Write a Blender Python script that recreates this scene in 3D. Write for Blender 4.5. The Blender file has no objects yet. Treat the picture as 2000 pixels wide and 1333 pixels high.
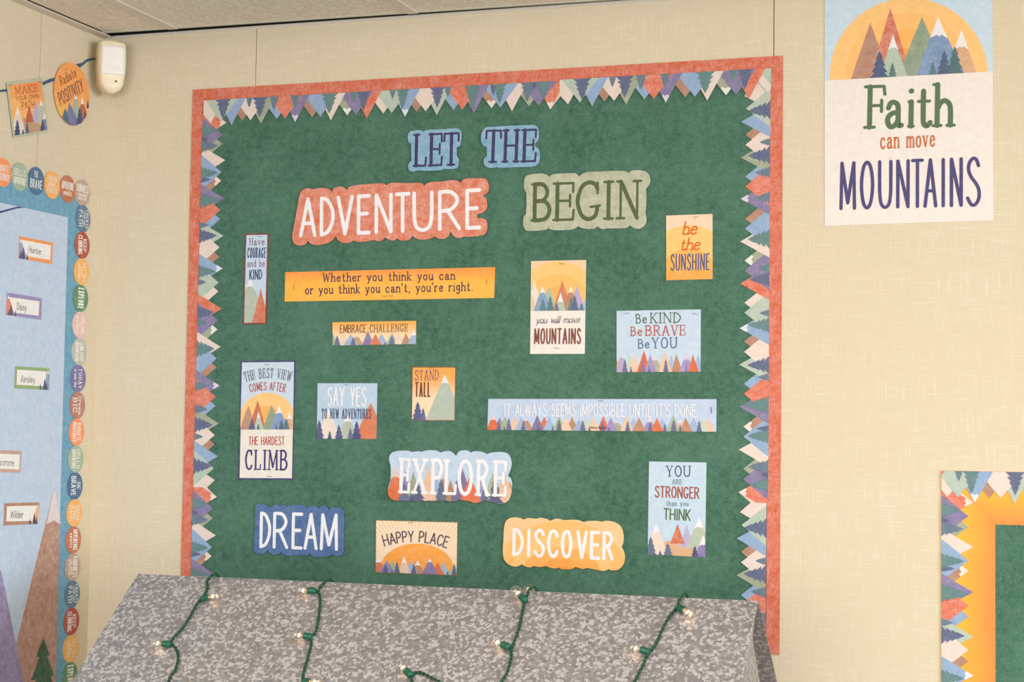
import bpy, bmesh, math, random
from mathutils import Vector, Matrix
random.seed(7)
scn = bpy.context.scene
col = scn.collection

# ------------------------------------------------------------------ camera
FPX = 3350.79                                   # focal length in pixels of a 2000 px wide frame
YAW, PITCH, ROLL = (math.radians(a) for a in (-18.62078, 3.35383, 0.85263))
CAM = Vector((2.278202, -3.607902, 1.482478))
FWD = Vector((math.sin(YAW)*math.cos(PITCH), math.cos(YAW)*math.cos(PITCH), math.sin(PITCH)))
_r0 = Vector((math.cos(YAW), -math.sin(YAW), 0)); _u0 = _r0.cross(FWD)
RIGHT = math.cos(ROLL)*_r0 + math.sin(ROLL)*_u0
UP = -math.sin(ROLL)*_r0 + math.cos(ROLL)*_u0
cd = bpy.data.cameras.new('camera'); cam = bpy.data.objects.new('camera', cd); col.objects.link(cam)
cd.sensor_width = 36; cd.lens = FPX/2000*36; cd.clip_start = 0.05
cam.matrix_world = Matrix(((RIGHT.x, UP.x, -FWD.x, CAM.x), (RIGHT.y, UP.y, -FWD.y, CAM.y), (RIGHT.z, UP.z, -FWD.z, CAM.z), (0, 0, 0, 1)))
scn.camera = cam

# ------------------------------------------------------------------ light and exposure
vs = scn.view_settings
vs.view_transform = 'Standard'; vs.look = 'None'; vs.gamma = 1; vs.exposure = -0.03; vs.use_curve_mapping = False
w = bpy.data.worlds.new('daylight'); scn.world = w; w.use_nodes = True
w.node_tree.nodes['Background'].inputs[0].default_value = (0.98, 0.985, 1.0, 1)
w.node_tree.nodes['Background'].inputs[1].default_value = 0.3
def area(name, loc, rot, sx, sy, power, color):
    l = bpy.data.lights.new(name, 'AREA'); l.shape = 'RECTANGLE'; l.size = sx; l.size_y = sy; l.energy = power; l.color = color
    o = bpy.data.objects.new(name, l); o.location = loc; o.rotation_euler = rot; col.objects.link(o)
ROOM_X, ROOM_Y, ROOM_Z = 9.0, -7.0, 2.45
for i, (x, y) in enumerate(((1.4, -2.5), (3.9, -2.5), (1.4, -4.9), (3.9, -4.9))):
    area('ceiling_panel_light', (x, y, 2.43), (0, 0, 0), 0.6, 1.2, 30, (1.0, 0.98, 0.955))
area('unseen_daylight_fill', (1.0, -6.85, 1.45), (math.radians(90), 0, 0), 5.2, 1.8, 184, (1.0, 0.982, 0.965))  # unseen area light added behind the camera for even frontal fill
area('unseen_daylight_fill', (8.9, -4.6, 1.55), (0, math.radians(90), 0), 1.9, 4.4, 505, (0.925, 0.96, 1.0))  # unseen area light added on the right to brighten the left wall

# ------------------------------------------------------------------ planes of the room
def ray(px, py): return FWD + RIGHT*((px-1000)/FPX) + UP*((666.5-py)/FPX)
def on(px, py, ax, val):
    d = ray(px, py); t = (val-CAM[ax])/d[ax]; return CAM + t*d
def bw(px, py): p = on(px, py, 1, 0.0); return (p.x, p.z)          # a point of the back wall: along, up
def lw(px, py): p = on(px, py, 0, 0.0); return (p.y, p.z)          # a point of the left wall
PLANES = {'B': (bw, 0.0, lambda a, b: (a, 0, b)), 'L': (lw, math.pi/2, lambda a, b: (0, a, b))}
def crop(plane, ox, oy, s):
    f = PLANES[plane][0]
    return lambda x, y: f(ox+x/s, oy+y/s)

# ------------------------------------------------------------------ materials
def lin(h):
    h = h.lstrip('#'); v = [int(h[i:i+2], 16)/255 for i in (0, 2, 4)]
    return tuple(c/12.92 if c <= .04045 else ((c+.055)/1.055)**2.4 for c in v) + (1,)
class NT:
    def __init__(s, name):
        s.m = bpy.data.materials.new(name); s.m.use_nodes = True; s.t = s.m.node_tree; s.n = s.t.nodes
        s.b = s.n['Principled BSDF']; s.out = s.n['Material Output']
    def add(s, typ, **kw):
        n = s.n.new(typ)
        for k, v in kw.items():
            if k.startswith('i_'): n.inputs[k[2:].replace('_', ' ')].default_value = v
            else: setattr(n, k, v)
        return n
    def l(s, a, b): s.t.links.new(a, b)
    def noise(s, vec, scale, detail=4, rough=.55, mapping=None):
        if mapping:
            mp = s.add('ShaderNodeMapping'); mp.inputs['Scale'].default_value = mapping; s.l(vec, mp.inputs[0]); vec = mp.outputs[0]
        n = s.add('ShaderNodeTexNoise'); n.inputs['Scale'].default_value = scale; n.inputs['Detail'].default_value = detail; n.inputs['Roughness'].default_value = rough
        s.l(vec, n.inputs['Vector']); return n.outputs['Fac']
    def rng(s, val, a, b, c=0, d=1):
        n = s.add('ShaderNodeMapRange'); s.l(val, n.inputs[0])
        for i, v in enumerate((a, b, c, d)): n.inputs[1+i].default_value = v
        return n.outputs[0]
    def mix(s, fac, a, b, mode='MIX'):
        n = s.add('ShaderNodeMix', data_type='RGBA', blend_type=mode)
        for sock, v in ((n.inputs[0], fac), (n.inputs[6], a), (n.inputs[7], b)):
            if isinstance(v, (tuple, list, float, int)): sock.default_value = v
            else: s.l(v, sock)
        return n.outputs[2]
    def math(s, op, a, b):
        n = s.add('ShaderNodeMath', operation=op)
        for i, v in enumerate((a, b)):
            if isinstance(v, (float, int)): n.inputs[i].default_value = v
            else: s.l(v, n.inputs[i])
        return n.outputs[0]
    def obj(s): return s.add('ShaderNodeTexCoord').outputs['Object']
_mats = {}
def paper(h, worn=.12, grad=None, rough=.62):
    """printed paper: a flat ink colour with a watercolour mottle and worn linen threads; grad = (second colour, height from, height to)"""
    key = (h, worn, grad, rough)
    if key in _mats: return _mats[key]
    n = NT('printed_paper_'+h.lstrip('#')); base = lin(h); v = n.obj()
    if grad:
        sp = n.add('ShaderNodeSeparateXYZ'); n.l(v, sp.inputs[0])
        base = n.mix(n.rng(sp.outputs['Z'], grad[1], grad[2]), base, lin(grad[0]))
    mott = n.rng(n.noise(v, 70, 8, .72), .34, .70)
    pale = n.mix(.45, base, (1, .95, .91, 1)); deep = n.mix(1.0, base, (.90, .90, .92, 1), 'MULTIPLY')
    c = n.mix(mott, deep, n.mix(min(1, worn*1.1), base, pale))
    th = n.math('MAXIMUM', n.rng(n.noise(v, 1, 3, .6, (800, 800, 75)), .52, .70), n.rng(n.noise(v, 1, 3, .6, (75, 800, 800)), .54, .72))
    th = n.math('MULTIPLY', th, n.rng(n.noise(v, 28, 3), .36, .58))
    c = n.mix(n.math('MULTIPLY', th, min(.9, worn*2.6)), c, pale)
    n.l(c, n.b.inputs['Base Color']); n.b.inputs['Roughness'].default_value = rough
    n.b.inputs['Specular IOR Level'].default_value = .25
    _mats[key] = n.m; return n.m
def plain(name, h, rough=.5, metal=0.0, spec=.4):
    key = (name, h)
    if key in _mats: return _mats[key]
    n = NT(name); v = n.obj()
    c = n.mix(n.rng(n.noise(v, 60, 3), .3, .7), n.mix(1.0, lin(h), (.93, .93, .93, 1), 'MULTIPLY'), lin(h))
    n.l(c, n.b.inputs['Base Color']); n.b.inputs['Roughness'].default_value = rough
    n.b.inputs['Metallic'].default_value = metal; n.b.inputs['Specular IOR Level'].default_value = spec
    _mats[key] = n.m; return n.m
def burlap_mat():
    n = NT('woven_burlap_wallcovering'); v = n.obj()
    def thread(direction, sc, rough):
        wv = n.add('ShaderNodeTexWave', wave_type='BANDS', bands_direction=direction, wave_profile='SIN')
        wv.inputs['Scale'].default_value = sc; wv.inputs['Distortion'].default_value = 2.0; wv.inputs['Detail'].default_value = 2; wv.inputs['Detail Scale'].default_value = rough
        n.l(v, wv.inputs['Vector']); return wv.outputs['Fac']
    a, b = thread('X', 124, .5), thread('Z', 114, .5)
    weave = n.math('MAXIMUM', a, b)
    slubx = n.rng(n.noise(v, 1, 3, .6, (14, 14, 480)), .54, .72); slubz = n.rng(n.noise(v, 1, 3, .6, (480, 480, 14)), .54, .72)
    slub = n.math('MAXIMUM', slubx, slubz)
    c = n.mix(n.rng(weave, .25, 1.0), lin('#c7b899'), lin('#e4d8c0'))
    c = n.mix(n.math('MULTIPLY', slub, .6), c, lin('#f4ebdb'))
    c = n.mix(n.rng(n.noise(v, 3.2, 4), .35, .7, 0, .38), c, lin('#d7c8a9'))
    n.l(c, n.b.inputs['Base Color']); n.b.inputs['Roughness'].default_value = .92; n.b.inputs['Specular IOR Level'].default_value = .12
    bp = n.add('ShaderNodeBump'); bp.inputs['Strength'].default_value = .35; bp.inputs['Distance'].default_value = .0006
    n.l(n.math('ADD', weave, slub), bp.inputs['Height']); n.l(bp.outputs[0], n.b.inputs['Normal'])
    return n.m
def chalk_mat():
    n = NT('mottled_green_paper'); v = n.obj()
    big = n.rng(n.noise(v, 7, 5, .6), .34, .68); mid = n.rng(n.noise(v, 60, 6, .7), .34, .7)
    c = n.mix(big, lin('#2e5845'), lin('#4a7260')); c = n.mix(n.math('MULTIPLY', mid, .5), c, lin('#6b907d'))
    dk = n.rng(n.noise(v, 420, 3, .7), .3, .5, .35, 0); c = n.mix(dk, c, lin('#2b5342'))
    fl = n.math('MAXIMUM', n.rng(n.noise(v, 900, 2, .6), .62, .74), n.rng(n.noise(v, 1, 2, .6, (620, 620, 420)), .60, .76))
    c = n.mix(n.math('MULTIPLY', fl, .48), c, lin('#b4cbbd'))
    n.l(c, n.b.inputs['Base Color']); n.b.inputs['Roughness'].default_value = .8; n.b.inputs['Specular IOR Level'].default_value = .15
    return n.m
def galvanised_mat():
    n = NT('galvanised_sheet_metal'); v = n.obj()
    ns = n.add('ShaderNodeTexNoise'); ns.inputs['Scale'].default_value = 170; ns.inputs['Detail'].default_value = 3; n.l(v, ns.inputs['Vector'])
    vm = n.add('ShaderNodeVectorMath', operation='MULTIPLY_ADD'); vm.inputs[1].default_value = (.009,)*3
    n.l(ns.outputs['Color'], vm.inputs[0]); n.l(v, vm.inputs[2])
    def cells(sc):
        vo = n.add('ShaderNodeTexVoronoi'); vo.inputs['Scale'].default_value = sc; n.l(vm.outputs[0], vo.inputs['Vector'])
        sx = n.add('ShaderNodeSeparateXYZ'); n.l(vo.outputs['Color'], sx.inputs[0]); return sx.outputs[0]
    k1, k2 = cells(185), cells(125)
    c = n.mix(k2, lin('#827e80'), lin('#9d999a'))
    c = n.mix(n.rng(k1, .60, .76, 0, .9), c, lin('#c4bfc0')); c = n.mix(n.rng(k1, .28, .2, 0, .4), c, lin('#7c7c7e'))
    n.l(c, n.b.inputs['Base Color']); n.b.inputs['Metallic'].default_value = .25
    n.l(n.rng(k1, 0, 1, .38, .56), n.b.inputs['Roughness'])
    return n.m
def ceiling_mat():
    n = NT('fissured_ceiling_tile'); v = n.obj()
    f = n.noise(v, 1, 4, .6, (150, 60, 100)); g = n.noise(v, 240, 3)
    c = n.mix(n.rng(f, .36, .62), lin('#dcd3c3'), lin('#f3ebde')); c = n.mix(n.rng(g, .3, .5, .25, 0), c, lin('#c0b4a0'))
    n.l(c, n.b.inputs['Base Color']); n.b.inputs['Roughness'].default_value = .95
    bp = n.add('ShaderNodeBump'); bp.inputs['Strength'].default_value = .5; bp.inputs['Distance'].default_value = .002; n.l(f, bp.inputs['Height']); n.l(bp.outputs[0], n.b.inputs['Normal'])
    return n.m
def carpet_mat():
    n = NT('grey_carpet'); v = n.obj()
    n.l(n.mix(n.noise(v, 300, 3), lin('#6d675f'), lin('#8d867c')), n.b.inputs['Base Color']); n.b.inputs['Roughness'].default_value = .95
    return n.m
def glass_mat():
    n = NT('clear_bulb_glass')
    tr = n.add('ShaderNodeBsdfTransparent'); gl = n.add('ShaderNodeBsdfGlossy'); gl.inputs['Roughness'].default_value = .03
    lwt = n.add('ShaderNodeLayerWeight'); lwt.inputs['Blend'].default_value = .35
    tr.inputs[0].default_value = (.97, .97, .96, 1)
    mx = n.add('ShaderNodeMixShader'); n.l(n.rng(lwt.outputs['Facing'], 0, 1, 0.04, .8), mx.inputs[0]); n.l(tr.outputs[0], mx.inputs[1]); n.l(gl.outputs[0], mx.inputs[2])
    n.l(mx.outputs[0], n.out.inputs['Surface']); return n.m
def glow_mat():
    n = NT('glowing_filament'); n.b.inputs['Base Color'].default_value = (1, .7, .4, 1)
    n.b.inputs['Emission Color'].default_value = (1.0, .62, .30, 1); n.b.inputs['Emission Strength'].default_value = 14; return n.m
BURLAP, GREEN, TIN, TILE = burlap_mat(), chalk_mat(), galvanised_mat(), ceiling_mat()
GRID = plain('painted_grid_metal', '#dcd4c7', .5); VOID = plain('plenum_shade_black', '#141318', .9)  # near-black colour stands in for the unlit space above the ceiling
STAPLE = plain('staple_wire', '#5a5654', .4, .6)

# ------------------------------------------------------------------ mesh helpers
def tag(o, label=None, cat=None, group=None, kind=None):
    for k, v in (('label', label), ('category', cat), ('group', group), ('kind', kind)):
        if v: o[k] = v
    return o
def empty(name, loc, rz=0.0):
    o = bpy.data.objects.new(name, None); o.empty_display_size = .05; o.location = loc; o.rotation_euler = (0, 0, rz); col.objects.link(o); return o
def mesh_obj(name, verts, faces, mats, idx=None, parent=None, smooth=False):
    me = bpy.data.meshes.new(name); me.from_pydata(verts, [], faces)
    for m in mats: me.materials.append(m)
    if idx: me.polygons.foreach_set('material_index', idx)
    if smooth: me.polygons.foreach_set('use_smooth', [True]*len(faces))
    me.update(); o = bpy.data.objects.new(name, me); col.objects.link(o)
    if parent: o.parent = parent
    return o
def ccw(p):
    a = sum(p[i][0]*p[(i+1) % len(p)][1]-p[(i+1) % len(p)][0]*p[i][1] for i in range(len(p)))
    return list(p) if a > 0 else list(reversed(p))
def clip(subject, convex):
    out = list(subject); c = ccw(convex)
    for i in range(len(c)):
        (x0, y0), (x1, y1) = c[i], c[(i+1) % len(c)]
        side = lambda p: (x1-x0)*(p[1]-y0)-(y1-y0)*(p[0]-x0)
        src, out = out, []
        for j in range(len(src)):
            a, b = src[j-1], src[j]; sa, sb = side(a), side(b)
            if (sa >= 0) != (sb >= 0):
                t = sa/(sa-sb); out.append((a[0]+t*(b[0]-a[0]), a[1]+t*(b[1]-a[1])))
            if sb >= 0: out.append(b)
        if not out: return []
    res = []
    for p in out:
        if not res or abs(p[0]-res[-1][0])+abs(p[1]-res[-1][1]) > 1e-6: res.append(p)
    return res
def spline(pts, closed=False, sub=7):
    out = []; n = len(pts)
    for i in range(n if closed else n-1):
        g = lambda k: pts[k % n] if closed else pts[max(0, min(n-1, k))]
        p0, p1, p2, p3 = g(i-1), g(i), g(i+1), g(i+2)
        for j in range(sub):
            t = j/sub
            out.append(tuple(.5*(2*p1[k]+(p2[k]-p0[k])*t+(2*p0[k]-5*p1[k]+4*p2[k]-p3[k])*t*t+(3*p1[k]-p0[k]-3*p2[k]+p3[k])*t**3) for k in (0, 1)))
    if not closed: out.append(pts[-1])
    return out
def pts(s): return [tuple(float(v) for v in t.split(',')) for t in s.split()]
class MB:
    """flat work on a wall: x along, z up, y towards the wall; n is the distance out from the wall"""
    def __init__(s): s.v, s.f, s.i, s.m = [], [], [], []
    def mi(s, m):
        if m not in s.m: s.m.append(m)
        return s.m.index(m)
    def face(s, p3, m):
        k = len(s.v); s.v += p3; s.f.append(tuple(range(k, k+len(p3)))); s.i.append(s.mi(m))
    def poly(s, p, n, m):
        if len(p) > 2: s.face([(x, -n, z) for x, z in ccw(p)], m)
    def slab(s, p, n0, n1, m):
        p = ccw(p); k = len(s.v); c = len(p); mi = s.mi(m)
        s.v += [(x, -n1, z) for x, z in p]+[(x, -n0, z) for x, z in p]
        s.f.append(tuple(range(k, k+c))); s.f.append(tuple(range(k+2*c-1, k+c-1, -1))); s.i += [mi, mi]
        for i in range(c): s.f.append((k+i, k+c+i, k+c+(i+1) % c, k+(i+1) % c)); s.i.append(mi)
    def stroke(s, p, hw, n, m, cap=True):
        q = [p[0]]
        for a in p[1:]:
            if math.hypot(a[0]-q[-1][0], a[1]-q[-1][1]) > 1e-7: q.append(a)
        if len(q) < 2:
            s.poly([(q[0][0]+hw*1.1*math.cos(t*math.pi/5), q[0][1]+hw*1.1*math.sin(t*math.pi/5)) for t in range(10)], n, m); return
        L, R = [], []; c = len(q); ring = math.hypot(q[0][0]-q[-1][0], q[0][1]-q[-1][1]) < 1e-6; cap = cap and not ring
        for i in range(c):
            a = q[max(0, i-1)]; b = q[min(c-1, i+1)]
            if ring: a, b = (q[i-1] if i else q[-2]), (q[i+1] if i < c-1 else q[1])
            d = (b[0]-a[0], b[1]-a[1]); l = math.hypot(*d) or 1
            nx, nz = -d[1]/l, d[0]/l; k = hw
            if 0 < i < c-1:
                e = (q[i][0]-a[0], q[i][1]-a[1]); le = math.hypot(*e) or 1; k = hw/max(.55, (nx*-e[1]+nz*e[0])/le)
            L.append((q[i][0]+nx*k, q[i][1]+nz*k)); R.append((q[i][0]-nx*k, q[i][1]-nz*k))
        mi = s.mi(m); k0 = len(s.v)
        for a, b in zip(L, R): s.v += [(a[0], -n, a[1]), (b[0], -n, b[1])]
        for i in range(c-1): s.f.append((k0+2*i+1, k0+2*i+3, k0+2*i+2, k0+2*i)); s.i.append(mi)
        if cap:
            for end, other, ia, ib in ((q[0], q[1], k0, k0+1), (q[-1], q[-2], k0+2*c-1, k0+2*c-2)):
                ang = math.atan2(end[1]-other[1], end[0]-other[0])
                arc = [(end[0]+hw*math.cos(ang+t), end[1]+hw*math.sin(ang+t)) for t in (-.9, -.3, .3, .9)]
                k = len(s.v); s.v += [(x, -n, z) for x, z in arc]
                s.f.append((ia, k, k+1, k+2, k+3, ib))
                s.i.append(mi)
    def build(s, name, parent, label=None):
        o = mesh_obj(name, s.v, s.f, s.m, s.i, parent)
        if label: o['label'] = label
        return o

# ------------------------------------------------------------------ hand-drawn lettering
# width | strokes | serifs.  's' = smooth curve, 'o' = closed smooth curve, '-' = thin stroke in the serif hand
G = {
'A': '.56|0,0 .28,1;.28,1 .56,0;-.1,.33 .46,.33|-.08,0 .1,0;.45,0 .66,0',
'B': '.5|0,0 0,1;s 0,1 .28,.98 .42,.78 .3,.56 0,.53;s 0,.53 .35,.51 .5,.28 .36,.04 0,0|-.1,0 0,0;-.1,1 0,1',
'C': '.5|s .48,.8 .42,.94 .27,1 .1,.88 0,.5 .1,.12 .27,0 .42,.06 .5,.2|.48,.74 .48,1',
'D': '.52|0,0 0,1;s 0,1 .26,.94 .47,.7 .52,.5 .46,.28 .27,.07 0,0|-.1,0 0,0;-.1,1 0,1',
'E': '.42|0,0 0,1;-0,1 .42,1;-0,.52 .34,.52;-0,0 .42,0|-.1,0 0,0;-.1,1 0,1;.42,1 .42,.76;.34,.68 .34,.36;.42,0 .44,.26',
'F': '.42|0,0 0,1;-0,1 .4,1;-0,.53 .34,.53|-.14,0 .14,0;-.14,1 0,1;.4,1 .43,.8;.34,.66 .34,.38',
'G': '.54|s .5,.82 .42,.96 .27,1 .1,.88 0,.5 .1,.12 .27,0 .44,.08 .5,.3;-.33,.33 .56,.36;-.5,.34 .5,.2|.5,.7 .5,.99',
'H': '.52|0,0 0,1;.52,0 .52,1;-0,.51 .52,.51|-.12,0 .12,0;-.12,1 .12,1;.4,0 .64,0;.4,1 .64,1',
'I': '.06|.03,0 .03,1|-.1,0 .16,0;-.1,1 .16,1',
'J': '.36|s .34,1 .34,.3 .28,.05 .14,0 0,.15|.22,1 .46,1',
'K': '.46|0,0 0,1;-.44,1 0,.4;.13,.55 .46,0|-.12,0 .12,0;-.12,1 .12,1;.34,0 .58,0;.34,1 .56,1',
'L': '.4|0,0 0,1;-0,0 .4,0|-.1,0 0,0;-.12,1 .12,1;.4,0 .42,.26',
'M': '.66|-0,0 .04,1;.04,1 .33,.12;-.33,.12 .62,1;.62,1 .66,0|-.1,0 .1,0;-.08,1 .04,1;.56,0 .76,0;.62,1 .74,1',
'N': '.54|-0,0 0,1;0,1 .54,0;-.54,0 .54,1|-.12,0 .12,0;-.12,1 0,1;.42,1 .66,1',
'O': '.56|o .28,1 .47,.87 .56,.5 .47,.13 .28,0 .09,.13 0,.5 .09,.87|',
'P': '.46|0,0 0,1;s 0,1 .3,.98 .46,.76 .32,.5 0,.45|-.12,0 .14,0;-.1,1 0,1',
'R': '.5|0,0 0,1;s 0,1 .3,.98 .45,.76 .3,.53 0,.48;.2,.5 .5,0|-.12,0 .12,0;-.1,1 0,1;.44,0 .62,0',
'S': '.47|s .45,.84 .36,.97 .22,1 .07,.9 .04,.75 .15,.6 .34,.46 .46,.32 .46,.14 .32,.01 .15,.01 0,.15|.45,.76 .46,1;0,0 0,.24',
'T': '.5|.25,0 .25,1;-0,1 .5,1|.13,0 .37,0;0,1 -.01,.76;.5,1 .51,.76',
'U': '.52|s 0,1 0,.6 .01,.3 .08,.08 .26,0 .44,.08 .51,.3 .52,.6 .52,1|-.12,1 .12,1;.4,1 .64,1',
'V': '.54|0,1 .27,0;-.27,0 .54,1|-.1,1 .12,1;.43,1 .65,1',
'W': '.8|0,1 .2,0;-.2,0 .4,.9;.4,.9 .6,0;-.6,0 .8,1|-.1,1 .12,1;.7,1 .9,1',
'X': '.52|0,1 .52,0;-0,0 .52,1|-.1,1 .12,1;-.1,0 .12,0;.4,1 .62,1;.4,0 .62,0',
'Y': '.52|0,1 .26,.45;-.26,.45 .52,1;.26,.45 .26,0|-.1,1 .12,1;.4,1 .62,1;.14,0 .38,0',
'a': '.44|s .04,.46 .1,.57 .21,.6 .33,.54 .36,.4;s .36,.42 .36,.16 .38,.03 .47,.03;s .36,.35 .18,.33 .05,.25 .02,.13 .08,.02 .18,0 .3,.07 .36,.18|',
'b': '.4|0,1 0,0;s 0,.42 .12,.58 .26,.58 .38,.44 .4,.3 .37,.14 .25,.01 .1,.02 0,.16|-.1,1 0,1',
'c': '.4|s .38,.46 .3,.58 .18,.6 .05,.5 0,.3 .05,.1 .18,0 .3,.02 .4,.13|',
'd': '.4|.4,1 .4,0;s .4,.42 .28,.58 .14,.58 .03,.44 0,.3 .03,.14 .14,.01 .28,.02 .4,.16|.3,1 .4,1;.4,0 .5,0',
'e': '.4|s .02,.32 .2,.34 .4,.36;s .4,.36 .35,.54 .21,.6 .06,.5 0,.3 .05,.09 .2,0 .32,.03 .4,.14|',
'f': '.3|s .34,.96 .24,1 .14,.86 .14,0;-0,.6 .3,.6|.04,0 .24,0',
'g': '.4|s .38,.46 .28,.6 .12,.6 .02,.46 .02,.28 .12,.14 .26,.14 .37,.28;s .38,.6 .39,.2 .38,-.1 .26,-.28 .1,-.28 .02,-.16|',
'h': '.4|0,1 0,0;s 0,.4 .1,.55 .22,.6 .35,.53 .4,.36 .4,0|-.12,1 0,1;-.12,0 .12,0;.3,0 .52,0',
'i': '.06|.03,.6 .03,0;.03,.86|-.1,.6 .03,.6;-.1,0 .16,0',
'k': '.4|0,1 0,0;-.36,.6 0,.24;.1,.33 .4,0|-.12,1 0,1;-.12,0 .12,0;.3,0 .5,0;.26,.6 .46,.6',
'l': '.06|.03,1 .03,0|-.1,1 .03,1;-.1,0 .16,0',
'm': '.66|0,.6 0,0;s 0,.42 .1,.57 .2,.6 .3,.53 .33,.38 .33,0;s .33,.42 .43,.57 .53,.6 .63,.53 .66,.38 .66,0|-.1,.6 0,.6;-.1,0 .1,0;.24,0 .43,0;.57,0 .76,0',
'n': '.4|0,.6 0,0;s 0,.4 .1,.55 .22,.6 .35,.53 .4,.36 .4,0|-.1,.6 0,.6;-.12,0 .12,0;.3,0 .52,0',
'o': '.42|o .21,.6 .36,.52 .42,.3 .36,.08 .21,0 .06,.08 0,.3 .06,.52|',
'p': '.4|0,.6 0,-.3;s 0,.42 .12,.58 .26,.58 .38,.44 .4,.3 .37,.14 .25,.01 .1,.02 0,.16|-.1,.6 0,.6;-.1,-.3 .12,-.3',
'r': '.3|0,.6 0,0;s 0,.36 .08,.52 .2,.6 .31,.56|-.1,.6 0,.6;-.12,0 .13,0',
's': '.34|s .31,.48 .2,.6 .06,.55 .04,.43 .18,.32 .33,.21 .32,.07 .18,0 0,.1|',
't': '.34|s .14,.85 .14,.3 .16,.06 .25,0 .35,.08;-0,.6 .32,.6|',
'u': '.4|s 0,.6 0,.25 .06,.05 .18,0 .31,.08 .4,.24;.4,.6 .4,0|-.1,.6 0,.6;.3,.6 .4,.6;.4,0 .5,0',
'v': '.42|0,.6 .21,0;-.21,0 .42,.6|-.1,.6 .1,.6;.32,.6 .52,.6',
'w': '.62|0,.6 .16,0;-.16,0 .31,.55;.31,.55 .46,0;-.46,0 .62,.6|-.1,.6 .1,.6;.52,.6 .72,.6',
'y': '.42|0,.6 .22,.03;s .42,.6 .24,.05 .14,-.22 .02,-.28|-.1,.6 .1,.6;.32,.6 .52,.6',
'.': '.04|.02,.02|', ',': '.06|s .04,.03 .05,-.06 0,-.16|', "'": '.06|s .04,1 .05,.92 0,.8|', ' ': '.3||'}
def glyph(ch):
    wd, st, sf = G[ch].split('|'); out = []
    for serif, grp in ((False, st), (True, sf)):
        for t in (x.strip() for x in grp.split(';')):
            if not t: continue
            thin = t.startswith('-') and t[1:2] != '.' or (t.startswith('-') and not serif)
            if serif: thin = True
            else: t = t[1:] if t.startswith('-') else t
            if t[0] in 'so' and t[1] == ' ':
                q = pts(t[2:]); cv = spline(q, t[0] == 'o')
                if t[0] == 'o': cv.append(cv[0])
            else: cv = pts(t)
            out.append((serif, thin, cv))
    return float(wd), out
GL = {ch: glyph(ch) for ch in G}
def letters(mb, string, p0, p1, ptop, n, m, font='sans', weight=.1, ls=.17, spans=None, bulge=0.0, contrast=None):
    """draw a line of lettering from p0 to p1 (plane coordinates), capitals as high as ptop"""
    d = (p1[0]-p0[0], p1[1]-p0[1]); L = math.hypot(*d); ex = (d[0]/L, d[1]/L); ey = (-ex[1], ex[0])
    h = abs((ptop[0]-p0[0])*ey[0]+(ptop[1]-p0[1])*ey[1])
    if font == 'serif': ls += .13
    W = sum(GL[c][0] for c in string)+ls*(len(string)-1)
    sx = L/(W*h); gap = weight+(.0 if font == 'serif' else .06); ext = (.2 if string.isupper() else .16) if font == 'serif' else 0
    if not spans and (ls-ext)*sx < gap:                                # condensed lines keep a clear gap between letters
        SW = sum(GL[c][0] for c in string); sx = max(.2, (L/h-gap*(len(string)-1))/(SW+ext*(len(string)-1))); ls = ext+gap/sx; W = SW+ls*(len(string)-1)
    x = 0.0; k = 0; hw = weight*h/2; ct = contrast if contrast is not None else {'serif': .62, 'script': .8}.get(font, 1.0)
    for i, c in enumerate(string):
        n0 = n+(i % 2)*9e-5
        wd, strokes = GL[c]
        if c == ' ': x += wd+ls; continue
        if spans:
            a, b = spans[k]; k += 1
        else: a, b = x/W, (x+wd)/W
        x += wd+ls
        if font == 'script' and i+1 < len(string) and string[i+1] != ' ':
            strokes = strokes+[(False, True, spline([(wd-.05, .02), (wd+ls*.4, .03), (wd+ls*.8, .14), (wd+ls, .26)]))]
        for si, (serif, thin, cv) in enumerate(strokes):
            if serif and font != 'serif': continue
            q = []
            for gx, gy in cv:
                u = (a+(b-a)*gx/wd)*L; v = gy*h
                if font == 'script': u += gy*h*.22
                if bulge:
                    t = 2*((a+b)/2*1.0)-1; tt = 2*u/L-1
                    u0 = (a+b)/2*L; v0 = bulge*(1-t*t); sl = -4*bulge*t/L
                    du = u-u0; u, v = u0+du*1.0-v*sl, v0+v+du*sl
                q.append((p0[0]+ex[0]*u+ey[0]*v, p0[1]+ex[1]*u+ey[1]*v))
            mb.stroke(q, hw*(ct if thin else 1), n0+si*6e-6, m)

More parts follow.
